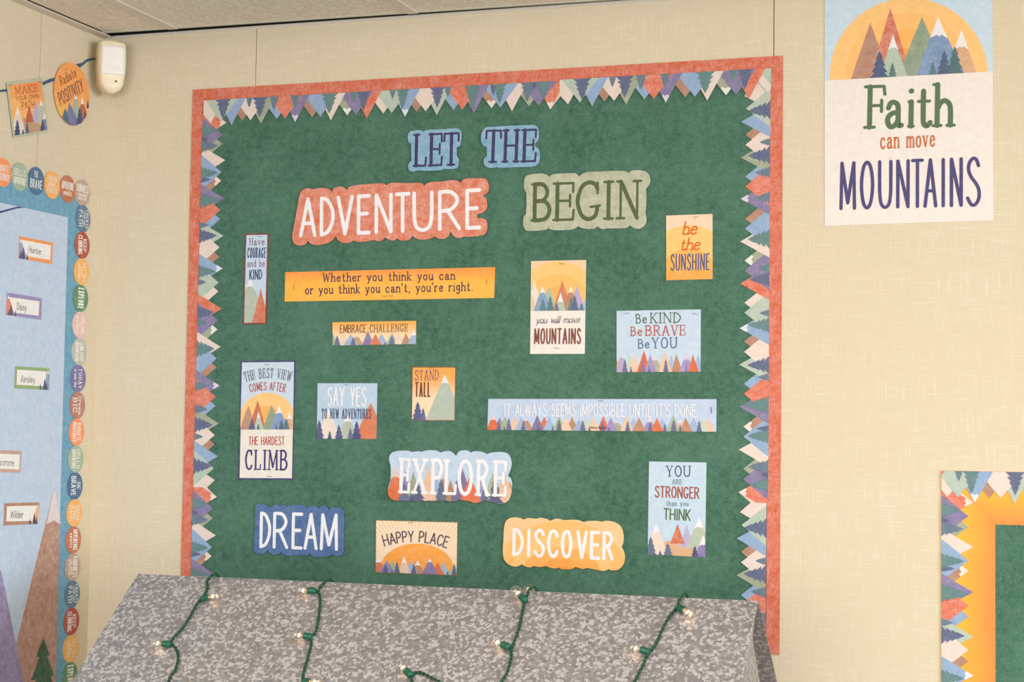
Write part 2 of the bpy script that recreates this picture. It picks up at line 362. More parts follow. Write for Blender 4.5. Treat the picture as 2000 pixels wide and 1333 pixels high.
# ------------------------------------------------------------------ a printed sheet pinned to a wall
class Paper:
    def __init__(s, plane, pt, name, label, cat, n0=.002, th=.0008, group=None):
        s.plane, s.pt, s.n0, s.n1 = plane, pt, n0, n0+th; s.n = s.n1
        s.name, s.label, s.cat, s.group = name, label, cat, group
        s.body = MB(); s.lets = []; s.clip_to = None; s.stp = []; s.base = None
    def P(s, q): return [s.pt(*p) for p in (pts(q) if isinstance(q, str) else q)]
    def outline(s, q, m):
        s.out = ccw(s.P(q)); s.org = (sum(p[0] for p in s.out)/len(s.out), sum(p[1] for p in s.out)/len(s.out))
        s.body.slab(s.out, s.n0, s.n1, m); s.clip_to = s.out; return s
    def bumpy(s, q, m):
        runs, cur = [], []
        for t in q.split():
            cusp = t.endswith('!'); p = tuple(float(v) for v in t.rstrip('!').split(',')); cur.append(p)
            if cusp: runs.append(cur); cur = [p]
        first = runs.pop(0) if runs else []
        runs.append(cur+first)
        out = []
        for r in runs: out += spline(r, sub=5)[:-1]
        return s.outline(out, m)
    def art(s, p, m):
        s.n += 1e-5
        q = clip(s.clip_to, p) if s.clip_to else p
        if len(q) > 2: s.body.poly(q, s.n, m)
        return s
    def poly(s, q, m): return s.art(s.P(q), m)
    def region(s, q, m=None):
        s.clip_to = ccw(s.P(q))
        if m: s.n += 1e-5; s.body.poly(s.clip_to, s.n, m)
        return s
    def disc(s, cx, cy, rx, ry, m):
        return s.poly([(cx+rx*math.cos(t*math.pi/24), cy+ry*math.sin(t*math.pi/24)) for t in range(48)], m)
    def by(s, x):
        b = s.base
        return b if isinstance(b, (int, float)) else b[1]+(b[3]-b[1])*(x-b[0])/(b[2]-b[0])
    def mt(s, ax, ay, lx, rx, c, snow=None, sc='#f1ecec', base=None, worn=.12):
        yl, yr = (s.by(lx), s.by(rx)) if base is None else (base, base)
        s.poly([(ax, ay), (lx, yl), (rx, yr)], paper(c, worn))
        if snow:
            fl = (snow-ay)/(yl-ay); fr = (snow-ay)/(yr-ay)
            a = (ax+(lx-ax)*fl, snow); b = (ax+(rx-ax)*fr, snow); M = paper(sc, .04)
            s.poly([(ax, ay), a, b], M); wd = b[0]-a[0]; d = (snow-ay)*.22
            g = (fl+fr)/2*.22
            for t0, t1, k in ((0, .42, .9), (.36, .7, .55), (.66, 1.0, 1.0)):
                x0, x1 = a[0]+wd*t0, a[0]+wd*t1; xm = (x0+x1)/2 if 0 < t0 < .6 else (a[0]+(lx-ax)*g*k if t0 == 0 else b[0]+(rx-ax)*g*k)
                s.poly([(x0, snow-.5), (x1, snow-.5), (xm, snow+d*k)], M)
        return s
    def tree(s, cx, ty, hw, c, by=None):
        yb = s.by(cx) if by is None else by; h = yb-ty; M = paper(c, .05)
        for t0, t1, k in ((0, .3, .36), (.16, .54, .58), (.36, .78, .8), (.58, 1.0, 1.0)):
            s.poly([(cx, ty+h*t0), (cx-hw*k, ty+h*t1), (cx+hw*k, ty+h*t1)], M)
        return s
    def text(s, string, x0, y0, x1, y1, tx, ty, c, font='sans', weight=.1, spans=None, bulge=0, label=None, ls=.17, contrast=None, worn=.03):
        s.lets.append((string, s.pt(x0, y0), s.pt(x1, y1), s.pt(tx, ty), c, font, weight,
                       [((a-x0)/(x1-x0), (b-x0)/(x1-x0)) for a, b in spans] if spans else None,
                       bulge and abs(s.pt(x0, y0)[1]-s.pt(x0, y0+bulge)[1])*(1 if bulge > 0 else -1), label, ls, contrast, worn))
        return s
    def staple(s, x0, y0, x1, y1): s.stp.append((s.pt(x0, y0), s.pt(x1, y1))); return s
    def done(s):
        _, rz, to3 = PLANES[s.plane]; ox, oz = s.org
        root = empty(s.name, to3(ox, oz), rz); tag(root, s.label, s.cat, s.group)
        sh = lambda m: setattr(m, 'v', [(x-ox, y, z-oz) for x, y, z in m.v])
        sh(s.body); s.body.build('sheet', root)
        for k, (st, p0, p1, pt_, c, font, wt, spans, bulge, label, ls, ct, worn) in enumerate(s.lets):
            m = MB(); letters(m, st, p0, p1, pt_, s.n+3e-5, paper(c, worn), font, wt, ls, spans, bulge, ct); sh(m)
            m.build('lettering', root, label)
        for a, b in s.stp:
            m = MB(); L = math.hypot(b[0]-a[0], b[1]-a[1]); ex = ((b[0]-a[0])/L, (b[1]-a[1])/L); t = .0004
            q = [(a[0]-ex[1]*t, a[1]+ex[0]*t), (a[0]+ex[1]*t, a[1]-ex[0]*t), (b[0]+ex[1]*t, b[1]-ex[0]*t), (b[0]-ex[1]*t, b[1]+ex[0]*t)]
            m.slab(q, s.n1, s.n+.0007, STAPLE); sh(m); m.build('staple', root)
        return root

def box_obj(name, x0, x1, y0, y1, z0, z1, m, parent=None, bevel=0):
    bm = bmesh.new(); bmesh.ops.create_cube(bm, size=1)
    for v in bm.verts: v.co = Vector(((x0+x1)/2+v.co.x*(x1-x0), (y0+y1)/2+v.co.y*(y1-y0), (z0+z1)/2+v.co.z*(z1-z0)))
    if bevel: bmesh.ops.bevel(bm, geom=bm.edges[:], offset=bevel, segments=2, affect='EDGES')
    me = bpy.data.meshes.new(name); bm.to_mesh(me); bm.free(); me.materials.append(m)
    o = bpy.data.objects.new(name, me); col.objects.link(o)
    if parent: o.parent = parent
    return o
# ------------------------------------------------------------------ the room
def structure(o): o['kind'] = 'structure'; return o
def wall(name, rz, a0, a1, seams, loc=(0, 0, 0)):
    mb = MB(); edges = [a0]+seams+[a1]; g = .0009
    for i in range(len(edges)-1):
        x0 = edges[i]+(g if i else 0); x1 = edges[i+1]-(g if i < len(edges)-2 else 0)
        mb.slab([(x0, 0), (x1, 0), (x1, 2.72), (x0, 2.72)], -.012, 0, BURLAP)
    mb.slab([(a0, 0), (a1, 0), (a1, 2.72), (a0, 2.72)], -.03, -.0125, plain('dark_seam_backing', '#8c7650', .9))
    o = mb.build(name, None); o.rotation_euler.z = rz; o.location = loc; return structure(o)
wall('wall_back', 0, -.012, ROOM_X, [.413, 1.6428, 2.872, 4.1, 5.33, 6.56, 7.79])
wall('wall_left', math.pi/2, ROOM_Y, 0, [-5.186, -3.957, -2.727, -1.496, -.267])
structure(box_obj('floor', -.03, ROOM_X, ROOM_Y, .03, -.05, 0, carpet_mat()))
structure(box_obj('ceiling_void', -.03, ROOM_X, ROOM_Y, .03, 2.72, 2.75, VOID))['label'] = 'dark space above the ceiling tiles'
# ceiling tiles and their grid; at the back wall the grid stands off the wall in a tapering gap
gapy = lambda x: -.046+min(1, x/1.35)*.024
bars = [.2145+.6096*k for k in range(15)]
xs = [.0335]+bars+[ROOM_X]; ysb = [-1.0-1.2192*k for k in range(6)]
mb = MB()
v, f = [], []
for i in range(len(xs)-1):
    x0, x1 = xs[i], xs[i+1]; ys = [None]+ysb+[]
    for j in range(len(ysb)):
        ya0, ya1 = (gapy(x0)-.003, gapy(x1)-.003) if j == 0 else (ysb[j-1],)*2; yb = max(ysb[j], ROOM_Y)
        k = len(v)
        v += [(x0, ya0, 2.4535), (x1, ya1, 2.4535), (x1, yb, 2.4535), (x0, yb, 2.4535), (x0, ya0, 2.468), (x1, ya1, 2.468), (x1, yb, 2.468), (x0, yb, 2.468)]
        f += [(k, k+1, k+2, k+3), (k+7, k+6, k+5, k+4), (k, k+4, k+5, k+1), (k+1, k+5, k+6, k+2), (k+2, k+6, k+7, k+3), (k+3, k+7, k+4, k)]
structure(mesh_obj('ceiling', v, f, [TILE]))
n_t = 1
def trim(x0, x1, y0, y1, z0, z1):
    global n_t
    o = structure(box_obj('trim_%d' % n_t, x0, x1, y0, y1, z0, z1, GRID, None, .0006)); n_t += 1; return o
for x in bars[:7]: trim(x-.0125, x+.0125, -6.0, gapy(x)-.001, 2.4505, 2.4565)
trim(0, .028, -6.0, -.016, 2.4495, 2.453)                          # angle along the left wall
trim(.001, ROOM_X, -.004, -.0002, 2.4495, 2.4565)                         # cap strip along the back wall
v = [(0.0, gapy(0), 2.452), (1.4, gapy(1.4), 2.452), (ROOM_X, gapy(1.4), 2.452), (ROOM_X, gapy(1.4)-.010, 2.452), (1.4, gapy(1.4)-.010, 2.452), (0.0, gapy(0)-.010, 2.452)]
v += [(x, y, z+.004) for x, y, z in v]
o = mesh_obj('trim_%d' % n_t, v, [(0, 5, 4, 1), (1, 4, 3, 2), (6, 7, 10, 11), (7, 8, 9, 10), (0, 1, 7, 6), (1, 2, 8, 7), (5, 11, 10, 4), (4, 10, 9, 3)], [plain('tile_edge', '#c9cbb8', .7)]); structure(o)

n_t += 1
structure(box_obj('trim_%d' % n_t, .0, 1.6, -.0030, -.0001, 2.4567, 2.50, VOID))['label'] = 'near-black strip painted as shade in the gap above the back wall'  # dark strip added on the wall, its colour paints the gap's shade
# ------------------------------------------------------------------ main bulletin board
def flat(plane, name, quad, n0, n1, m, label=None, cat=None, group=None, parent=None):
    mb = MB(); cx = sum(p[0] for p in quad)/len(quad); cz = sum(p[1] for p in quad)/len(quad)
    mb.slab([(x-cx, z-cz) for x, z in quad], n0, n1, m); o = mb.build(name, parent)
    _, rz, to3 = PLANES[plane]
    if parent is None: o.location = to3(cx, cz); o.rotation_euler.z = rz
    return tag(o, label, cat, group)
def rect(x0, z0, x1, z1): return [(x0, z0), (x1, z0), (x1, z1), (x0, z1)]
BX0, BX1, BZ0, BZ1 = .2475, 1.6630, 1.0455, 2.3125
flat('B', 'bulletin_board', rect(BX0+.006, BZ0+.006, BX1-.006, BZ1-.006), .0003, .0012, GREEN, 'large mottled green bulletin board covered with motivational signs', 'bulletin board')
RED = paper('#d25d36', .30)
RW = .0285
for k, (q, lab) in enumerate((
    (rect(BX0, BZ1-RW, .735, BZ1), 'orange red straight border strip across the top of the green board, nearest the motion sensor'),
    (rect(.728, BZ1-RW, BX1, BZ1), 'orange red straight border strip across the top of the green board, nearest the faith poster'),
    (rect(BX0, 1.93, BX0+RW, BZ1-RW), 'upper orange red straight border strip on the green board side nearest the motion sensor'),
    (rect(BX0+.001, BZ0, BX0+RW, 1.935), 'lower orange red straight border strip on the green board side nearest the name cards'),
    (rect(BX1-RW, 1.45, BX1, BZ1-RW), 'upper orange red straight border strip on the green board side facing the faith poster'),
    (rect(BX1-RW, BZ0, BX1-.0005, 1.455), 'lower orange red straight border strip beside the tin roof end'))):
    flat('B', 'straight_border_strip', q, .0012, .0018+.0001*k, RED, lab, 'border strip', 'orange red border strips')
# ---- die-cut mountain strips: u along the strip, v out to the peaks
SL = .889
UK = [.0759, .1038, .1257, .1532, .1942, .2156, .2421, .2852, .3063, .3337, .3747, .3965, .4239, .4649, .4859, .5192, .5474, .5696, .5967, .6371, .6586, .6862, .7284, .7493, .7772, .8171, .8393, .8669]
U = {k+4: u for k, u in enumerate(UK)}; U[1] = .0205; U[2] = .0475
BIG = {k: .0632 for k in range(1, 32, 3)}; VT = {k: BIG.get(k, .0535) for k in range(1, 32)}; VT[1] = .0565; VT[2] = .053
CR, MI, OL, BL, BR, PU, OR, NV, TE, SLT = '#e4d3c8', '#b3c2b3', '#9ea58c', '#8da9cc', '#b0826a', '#80769f', '#d86540', '#5e6888', '#618586', '#667b8c'
MC = {1: CR, 2: MI, 4: BL, 5: BR, 6: CR, 7: OL, 8: BL, 9: OR, 10: PU, 11: BR, 12: BL, 13: CR, 14: OL, 15: PU, 16: OR, 17: CR, 18: MI, 19: BL, 20: BR, 21: CR, 22: MI, 23: BL, 24: OR, 25: PU, 26: BR, 27: BL, 28: CR, 29: OL, 30: PU, 31: OR}
SNOW = {10: '#d9d2e2', 14: '#e6e8dd', 19: '#dfe6ee', 26: '#ecdcd0', 31: '#efd9cc'}
BACK = [1, 5, 8, 11, 14, 17, 20, 23, 26, 29, 31]
TREES = [(4, U[4]-.0231, .0475, .0215, NV), (6, U[6]-.004, .023, .0105, SLT), (7, U[7]-.0034, .048, .021, NV), (8, U[8]-.0077, .0325, .014, SLT), (10, U[10]-.0015, .031, .0145, SLT),
         (13, U[13]-.0046, .0475, .022, TE), (15, U[15]-.006, .0245, .0105, TE), (16, U[16]-.0086, .0435, .018, NV), (18, U[18]+.0017, .0205, .0095, SLT), (19, U[19]-.0067, .045, .0175, TE),
         (22, U[22]+.001, .0465, .019, NV), (23, U[23]-.014, .023, .010, SLT), (25, U[25]-.004, .052, .0205, TE), (27, U[27]-.0168, .026, .009, NV), (27, U[27]-.0014, .045, .0165, TE), (29, U[29]-.0042, .0435, .0165, SLT), (29, U[29]+.0118, .016, .0075, NV), (30, U[30]+.0112, .037, .0165, TE)]
SLP = {k: 1.8 if k in BIG else 1.28 for k in range(1, 32)}                # rise of each slope per unit along
def strip_mesh(u0=0.0, u1=SL, n0=.002, th=.0006, ext=0.0):
    ks = sorted(U); o = []; top = lambda u: max(VT[k]-SLP[k]*abs(u-U[k]) for k in ks)
    zig = [(-ext, max(.034, top(0)))]
    for i, k in enumerate(ks):
        zig.append((U[k], VT[k]))
        if i+1 < len(ks):
            j = ks[i+1]; u = (VT[k]-VT[j]+SLP[k]*U[k]+SLP[j]*U[j])/(SLP[k]+SLP[j]); zig.append((u, VT[k]-SLP[k]*(u-U[k])))
    zig.append((SL, max(.036, top(SL))))
    out = [(SL, 0), (-ext, 0)]+zig
    if u0 > 0 or u1 < SL: out = clip(out, [(u0, -1), (u1, -1), (u1, 1), (u0, 1)])
    out = [(u, -vv) for u, vv in out]
    mb = MB(); mb.slab(out, n0, n0+th, paper(CR, .08)); n = n0+th
    def art(p, m):
        nonlocal n
        n += 1e-5; q = clip(ccw(out), [(u, -vv) for u, vv in p])
        if len(q) > 2: mb.poly(q, n, m)
    def mount(k):
        wd = .78 if k in BIG else .70
        wornn = .34 if MC[k] == OR else .14
        e = VT[k]/SLP[k]*1.06
        e = (VT[k]+.004)/SLP[k]
        art([(U[k], VT[k]+.001), (U[k]-e, -.003), (U[k]+e, -.003)], paper(MC[k], wornn))
        if k in SNOW:
            s_ = .015; d = s_/SLP[k]
            art([(U[k], VT[k]+.001), (U[k]-d, VT[k]-s_), (U[k]+d, VT[k]-s_)], paper(SNOW[k], .05))
            for a, b, t in ((-1, -.2, .004), (-.1, 1, .003)): art([(U[k]+a*d, VT[k]-s_+.0003), (U[k]+b*d, VT[k]-s_+.0003), (U[k]+(a*.6+b*.4)*d, VT[k]-s_-t)], paper(SNOW[k], .05))
    def pine(u, tip, hw, c):
        for t0, t1, kk in ((0, .34, .40), (.16, .56, .62), (.36, .78, .82), (.58, 1.0, 1.0)):
            art([(u, tip*(1-t0)), (u-hw*kk, tip*(1-t1)-.0005), (u+hw*kk, tip*(1-t1)-.0005)], paper(c, .06))
    for k in reversed(BACK): mount(k)
    for k in range(30, 0, -1):
        if k in MC and k not in BACK: mount(k)
    for t in TREES: pine(*t[1:])
    return mb
def strip(name, label, group, ox, oz, way, n0, u0=0.0, u1=SL, ext=0.0):
    mb = strip_mesh(u0, u1, n0, .0006, ext); o = mb.build(name, None); o.location = (ox, 0, oz)
    o.rotation_euler.y = {'right': 0, 'down': math.pi/2, 'up': -math.pi/2}[way]
    return tag(o, label, 'border strip', group)
XL, XR = BX0+.0292, BX1-.0262
gs = 'die-cut mountain border strips'
strip('mountain_border_strip', 'die-cut mountain border strip on the upper side of the green board facing the faith poster', gs, XR+.0002, 2.2495, 'down', .0020, ext=.022)
strip('mountain_border_strip', 'die-cut mountain border strip running down the green board to behind the tin roof end', gs, XR-.003, 2.2495-SL+.0005, 'down', .0028, 0, .31)
strip('mountain_border_strip', 'die-cut mountain border strip on the upper green board side nearest the motion sensor', gs, XL-.0002, 1.3613, 'up', .0020)
strip('mountain_border_strip', 'die-cut mountain border strip at the low green board corner near the dream sign', gs, XL-.0002, 1.3613-SL+.003, 'up', .0028, .55, SL)
strip('mountain_border_strip', 'die-cut mountain border strip hanging above the words let the adventure', gs, .2786, 2.2842, 'right', .0036)
strip('mountain_border_strip', 'die-cut mountain border strip at the top green board corner beside the faith poster', gs, .2786+SL-.001, 2.2862, 'right', .0044, 0, .472)
# ------------------------------------------------------------------ die-cut word signs
b1, b2, b3, b4, b5, b6, b7, b8 = (crop('B', *q) for q in ((560, 220, 4.762), (920, 220, 5.263), (450, 440, 5.263), (800, 490, 5.263), (1180, 400, 3.921), (450, 690, 5.128), (750, 690, 4.3), (940, 760, 4.167)))
d1, d2, c6, c7, px = (crop('B', *q) for q in ((490, 970, 4.651), (960, 880, 4.348), (1600, 0, 2.8975), (1800, 900, 3.08), (0, 0, 1)))
def cut(pt, label, n0=.0042): return Paper('B', pt, 'word_sign', label, 'word sign', n0, .0012, 'die-cut word signs')
def card(pt, label, name='motivational_card', n0=.0020, group='motivational cards on the green board'): return Paper('B', pt, name, label, 'card' if 'card' in name else 'banner', n0, .0008, group)
NAVY, VIO = '#3b3566', '#4d4778'
WHITE = '#f3f0f3'
s = cut(b1, 'small light blue die-cut word sign reading LET in navy letters')
s.bumpy('1150,185 1185,172 1250,168 1278,184! 1300,170 1350,163 1450,158 1570,150 1615,160 1635,195 1630,260 1620,312 1588,327! 1590,400 1592,414! 1608,440 1605,500 1580,525 1500,530 1462,525! 1440,540 1330,545 1222,543! 1180,552 1145,540 1138,500 1150,465 1168,450! 1166,370 1165,296! 1140,275 1135,220', paper('#6fa6c4', .34))
s.text('LET', 1200, 500, 1600, 487, 1200, 212, NAVY, 'serif', .11, [(1210, 1298), (1350, 1446), (1472, 1600)]).done()
s = cut(b2, 'small light blue die-cut word sign reading THE in navy letters')
s.bumpy('130,190 165,155 250,150 400,140 600,133 650,130 690,150 705,200 700,280 668,320! 666,338 672,355! 700,375 715,420 710,500 690,540 640,560 450,567 300,572 285,562! 260,570 190,572 150,550 137,500 150,470 172,450! 170,400 168,355! 135,345 112,300 112,240', paper('#6fa6c4', .34))
s.text('THE', 158, 512, 672, 503, 158, 193, NAVY, 'serif', .11, [(158, 305), (358, 472), (552, 665)]).done()
s = cut(b1, 'wide orange red die-cut word sign reading ADVENTURE in white letters')
s.bumpy('130,770 160,720 210,708 268,717! 300,705 350,703 400,715 430,740! 450,705 510,690 550,705 567,725! 590,695 650,680 760,668 900,662 937,684! 960,662 1020,655 1100,660 1200,658 1260,660 1287,687! 1310,665 1360,648 1450,645 1540,632 1600,640 1620,660! 1650,625 1700,616 1800,614 1860,625 1887,680 1880,740 1830,780! 1860,800 1872,860 1860,910 1820,940 1783,946! 1780,965 1785,987! 1830,985 1865,1010 1874,1070 1855,1130 1800,1150 1720,1158 1650,1157! 1620,1170 1580,1165 1550,1140 1530,1108! 1515,1150 1470,1178 1420,1175 1387,1155! 1340,1178 1260,1185 1210,1175 1175,1148! 1150,1185 1090,1197 1050,1185 1035,1172! 1000,1195 950,1180 923,1163! 900,1190 860,1200 818,1188! 740,1203 670,1207 630,1193! 590,1215 550,1220 500,1200 480,1180 466,1153! 430,1195 370,1225 280,1235 230,1220 207,1196! 180,1230 120,1240 75,1215 60,1160 75,1070 105,900', paper('#d96d45', .48))
s.text('ADVENTURE', 135, 1148, 1800, 1072, 135, 812, WHITE, 'sans', .105, [(140, 275), (338, 448), (497, 628), (690, 788), (856, 992), (1045, 1156), (1207, 1368), (1442, 1618), (1690, 1798)]).done()
s = cut(b2, 'sage green die-cut word sign reading BEGIN in dark green letters')
s.bumpy('555,700 570,660 620,640 720,630 780,640 812,662! 860,637 1000,628 1080,628 1118,660! 1150,635 1210,615 1300,612 1347,612! 1400,606 1580,605 1625,626! 1660,600 1740,598 1810,615 1845,670 1845,730 1805,787! 1809,900 1800,1045! 1810,1090 1800,1150 1750,1195 1690,1195 1640,1163! 1600,1190 1500,1195 1400,1195 1360,1203 1305,1178! 1270,1200 1200,1200 1140,1190 1108,1173! 1050,1205 950,1215 850,1212 800,1193! 760,1212 600,1222 560,1200 542,1150 548,1080 572,1048! 578,950 577,828! 552,780', paper('#aab092', .45))
s.text('BEGIN', 660, 1113, 1710, 1086, 660, 742, '#54633f', 'serif', .112, [(660, 815), (895, 1058), (1105, 1325), (1412, 1432), (1545, 1712)]).done()
s = cut(b7, 'die-cut word sign reading EXPLORE with mountains behind its white letters')
s.bumpy('50,890 65,845 110,825 200,820 242,832! 290,825 322,830! 370,818 440,818 482,837! 520,825 570,828 612,864! 640,825 700,817 737,837! 770,825 830,830 872,850! 920,835 1000,832 1050,850 1075,900 1075,960 1048,1032! 1075,1060 1083,1110 1075,1180 1050,1240 990,1265 900,1250 852,1238! 810,1255 760,1258 720,1245 632,1230! 600,1245 500,1240 447,1243! 380,1240 300,1245 150,1240 90,1235 50,1205 40,1150 62,1070! 64,1000 62,950', paper('#bdd3e8', .2))
s.base = 1262
for q in ((190, 990, 120, 260, '#9c8fb0'), (255, 988, 185, 325, '#9aa385'), (450, 1030, 350, 550, '#9fb6d6'), (510, 1015, 440, 580, '#b98567', 1055, '#e0c1b4'), (565, 1065, 505, 625, '#b4835f'), (920, 1000, 830, 1010, '#aab394'), (820, 1050, 750, 890, '#9b9fc4'), (1065, 1075, 1010, 1120, '#c98f6a'),
          (107, 938, 5, 190, '#dc6d3e', 1035, '#e9c9bd'), (378, 943, 295, 460, '#e6bfa3'), (663, 962, 560, 765, '#7d6f97'), (728, 1035, 635, 830, '#de6e40'), (1020, 1013, 915, 1120, '#e3bc9b')): s.mt(*q)
for q in ((178, 1085, 70, '#6d7390'), (290, 1085, 75, '#5c6180'), (487, 1055, 62, '#646d88'), (240, 1180, 40, '#565b7b'), (617, 1065, 60, '#7a7397'), (850, 1120, 50, '#6c7590'), (940, 1040, 72, '#5b5f7e')): s.tree(*q)
s.text('EXPLORE', 145, 1166, 1020, 1196, 145, 892, WHITE, 'serif', .115, [(150, 215), (262, 352), (420, 492), (532, 608), (640, 742), (800, 876), (942, 1022)], contrast=.75).done()
s = cut(d1, 'dark blue die-cut word sign reading DREAM in white letters')
s.bumpy('50,100 75,70 120,70 160,85 178,104! 230,80 300,78 337,97! 380,78 470,78 517,102! 560,85 600,90 627,112! 650,88 690,88 720,127! 750,100 800,100 840,120 855,160 855,300 850,500 830,535 790,548 750,533! 700,545 650,548 600,550 560,535 545,518! 520,538 440,535 360,540 310,535 280,506! 250,528 200,525 160,488! 130,520 90,527 50,510 35,470 45,300', paper('#40679c', .14))
s.text('DREAM', 95, 456, 790, 480, 95, 152, WHITE, 'sans', .1, [(100, 178), (222, 338), (393, 468), (503, 604), (650, 786)])
s.staple(68, 262, 68, 305).done()
s = cut(d2, 'orange die-cut word sign reading DISCOVER over sun rings in white letters')
s.bumpy('115,640 140,590 190,570 250,575 277,590! 320,575 385,582! 430,573 480,585 502,600! 560,580 622,594! 680,590 740,592 787,610! 830,600 900,600 942,607! 980,598 1050,610 1105,650 1127,720 1125,780 1110,822! 1130,860 1138,910 1125,970 1080,1015 1020,1018 1003,1008! 960,1025 900,1015 813,998! 780,1008 718,990! 680,1010 600,1008 583,998! 540,1003 500,995 468,983! 420,992 368,983! 330,995 290,985 263,968! 220,988 160,975 115,930 103,860 108,750', paper('#f6c88e', .15))
for rx, ry, c in ((560, 440, '#fbbd6a'), (430, 330, '#fdc67a'), (330, 215, '#fbb054'), (215, 120, '#fba544'), (110, 55, '#f99a38')): s.disc(600, 1040, rx, ry, paper(c, .1))
s.text('DISCOVER', 190, 886, 1035, 922, 190, 672, WHITE, 'sans', .135, [(195, 268), (318, 328), (378, 448), (492, 566), (610, 682), (740, 812), (856, 918), (960, 1030)]).done()

# ------------------------------------------------------------------ printed cards on the green board
SKY = '#c3d7ea'
s = card(b3, 'tall narrow brown framed card reading have courage and be kind')
s.outline('158,88 402,84 377,1020 133,1026', paper('#7f4030', .1)); s.region('171,105 385,100 362,1003 146,1007', paper(SKY, .12)); s.base = 1012
s.mt(208, 545, 22, 392, '#b5bdab', 628); s.mt(317, 650, 228, 408, '#d06c4a', worn=.3)
s.text('Have', 205, 208, 352, 204, 205, 138, '#7a4a60', 'serif', .11).text('COURAGE', 182, 335, 366, 335, 182, 236, '#34446f', 'sans', .095).text('and be', 182, 430, 356, 425, 182, 362, '#8a5068', 'serif', .1).text('KIND', 205, 560, 328, 556, 205, 464, '#2f3f6c', 'sans', .11)
s.staple(285, 118, 332, 120).done()
s = card(px, 'long yellow orange banner reading whether you think you can', 'quote_banner', group=None)
s.outline('557.9,532.2 967.8,522.3 965.9,582.5 557,589.7', paper('#fdb73c', .12, ('#fb9a3a', .005, .03)))
s.text('Whether you think you can', 632.4, 550.8, 888.4, 546.4, 632, 534.4, '#4a2d50', 'serif', .125).text("or you think you can't, you're right.", 597.8, 574.9, 923.5, 568.3, 597.5, 558.2, '#4a2d50', 'serif', .125)
s.text('Henry Ford', 748, 580.6, 768, 580, 748, 577, '#8a5a30', 'sans', .12).staple(575, 557, 575, 566).staple(951, 546, 951, 556).done()
s = card(b3, 'short orange banner reading embrace challenge above a mountain row', 'quote_banner', group=None)
s.outline('1053,1000 1913,985 1912,1224 1057,1240', paper('#fbe0bb', .1, ('#fdb04f', -.012, .022))); s.base = (1057, 1242, 1912, 1228)
for q in ((1055, 1112, 985, 1120, '#b3bca0'), (1165, 1105, 1090, 1240, '#ecd0bb'), (1305, 1120, 1240, 1375, '#c59a78', 1150, '#ecd5cc'), (1665, 1105, 1600, 1735, '#adb9ad'), (1742, 1108, 1680, 1815, '#ead2bd'), (1243, 1123, 1165, 1325, '#a3b7d2'), (1557, 1115, 1490, 1630, '#a3b7d2'), (1808, 1110, 1760, 1870, '#b58a70'), (1888, 1075, 1825, 1960, '#a3b3cf', 1130), (1418, 1090, 1355, 1485, '#8579a6'), (1496, 1120, 1435, 1560, '#dc7850')): s.mt(*q)
for q in ((1103, 1136, 42, '#6e7491'), (1268, 1150, 36, '#6e7491'), (1665, 1138, 44, '#6e7794'), (1595, 1200, 15, '#6e7491')): s.tree(*q)
s.text('EMBRACE', 1135, 1109, 1398, 1103, 1135, 1031, '#7a4a2a', 'sans', .1).text('CHALLENGE', 1440, 1103, 1825, 1094, 1440, 1026, '#7a4f2c', 'serif', .095).done()
s = card(b4, 'cream and orange card reading you will move mountains')
s.outline('1253,108 1818,96 1804,1062 1242,1063', paper('#efe7df', .08)); s.region('1254,109 1817,97 1808,615 1250,622', paper('#f6ccA2'.lower(), .14)); s.base = 640
for r, c in ((455, '#fcc877'), (330, '#fdbe66'), (205, '#fcb155')): s.disc(1530, 590, r, r*1.05, paper(c, .1))
for q in ((1285, 312, 1190, 1395, '#e6dccf'), (1262, 430, 1215, 1310, '#e6c7a2'), (1437, 363, 1345, 1530, '#a3bfa6'), (1725, 360, 1630, 1820, '#b6a5cf'), (1815, 465, 1755, 1880, '#9db4d0'), (1572, 306, 1470, 1680, '#cf7a58'), (1660, 363, 1570, 1755, '#b88468', 425), (1370, 363, 1270, 1470, '#86a2c4', 428), (1555, 428, 1490, 1615, '#adc2ad', 520)): s.mt(*q)
for q in ((1373, 488, 52, '#5f8290'), (1450, 463, 52, '#5c7f88'), (1518, 540, 34, '#5c6c8c'), (1665, 480, 52, '#5f8290'), (1702, 463, 56, '#5c6c8c'), (1772, 538, 38, '#5f8290')): s.tree(*q)
s.text('you will move', 1305, 748, 1752, 740, 1305, 678, '#2f2b48', 'script', .075).text('MOUNTAINS', 1290, 955, 1758, 955, 1290, 806, '#82493a', 'sans', .105)
s.staple(1540, 134, 1596, 138).staple(1487, 1000, 1540, 1008).done()
s = card(b5, 'small orange card reading be the sunshine')
s.outline('477,85 832,72 832,571 478,580', paper('#fad3b4', .14))
s.disc(655, 470, 330, 312, paper('#fcc873', .12)); s.disc(655, 560, 225, 225, paper('#fdb356', .1)); s.poly('470,505 840,500 840,600 470,600', paper('#fda94a', .1))
s.text('be', 605, 230, 705, 226, 605, 135, '#d8641e', 'script', .12).text('the', 585, 350, 728, 345, 585, 260, '#d8641e', 'script', .12).text('SUNSHINE', 514, 503, 806, 498, 514, 384, '#4d5a86', 'sans', .085)
s.staple(680, 98, 722, 95).done()
s = card(b5, 'pale blue card reading be kind be brave be you above a mountain row')
s.outline('98,815 743,803 740,1281 97,1284', paper(SKY, .14)); s.base = 1296
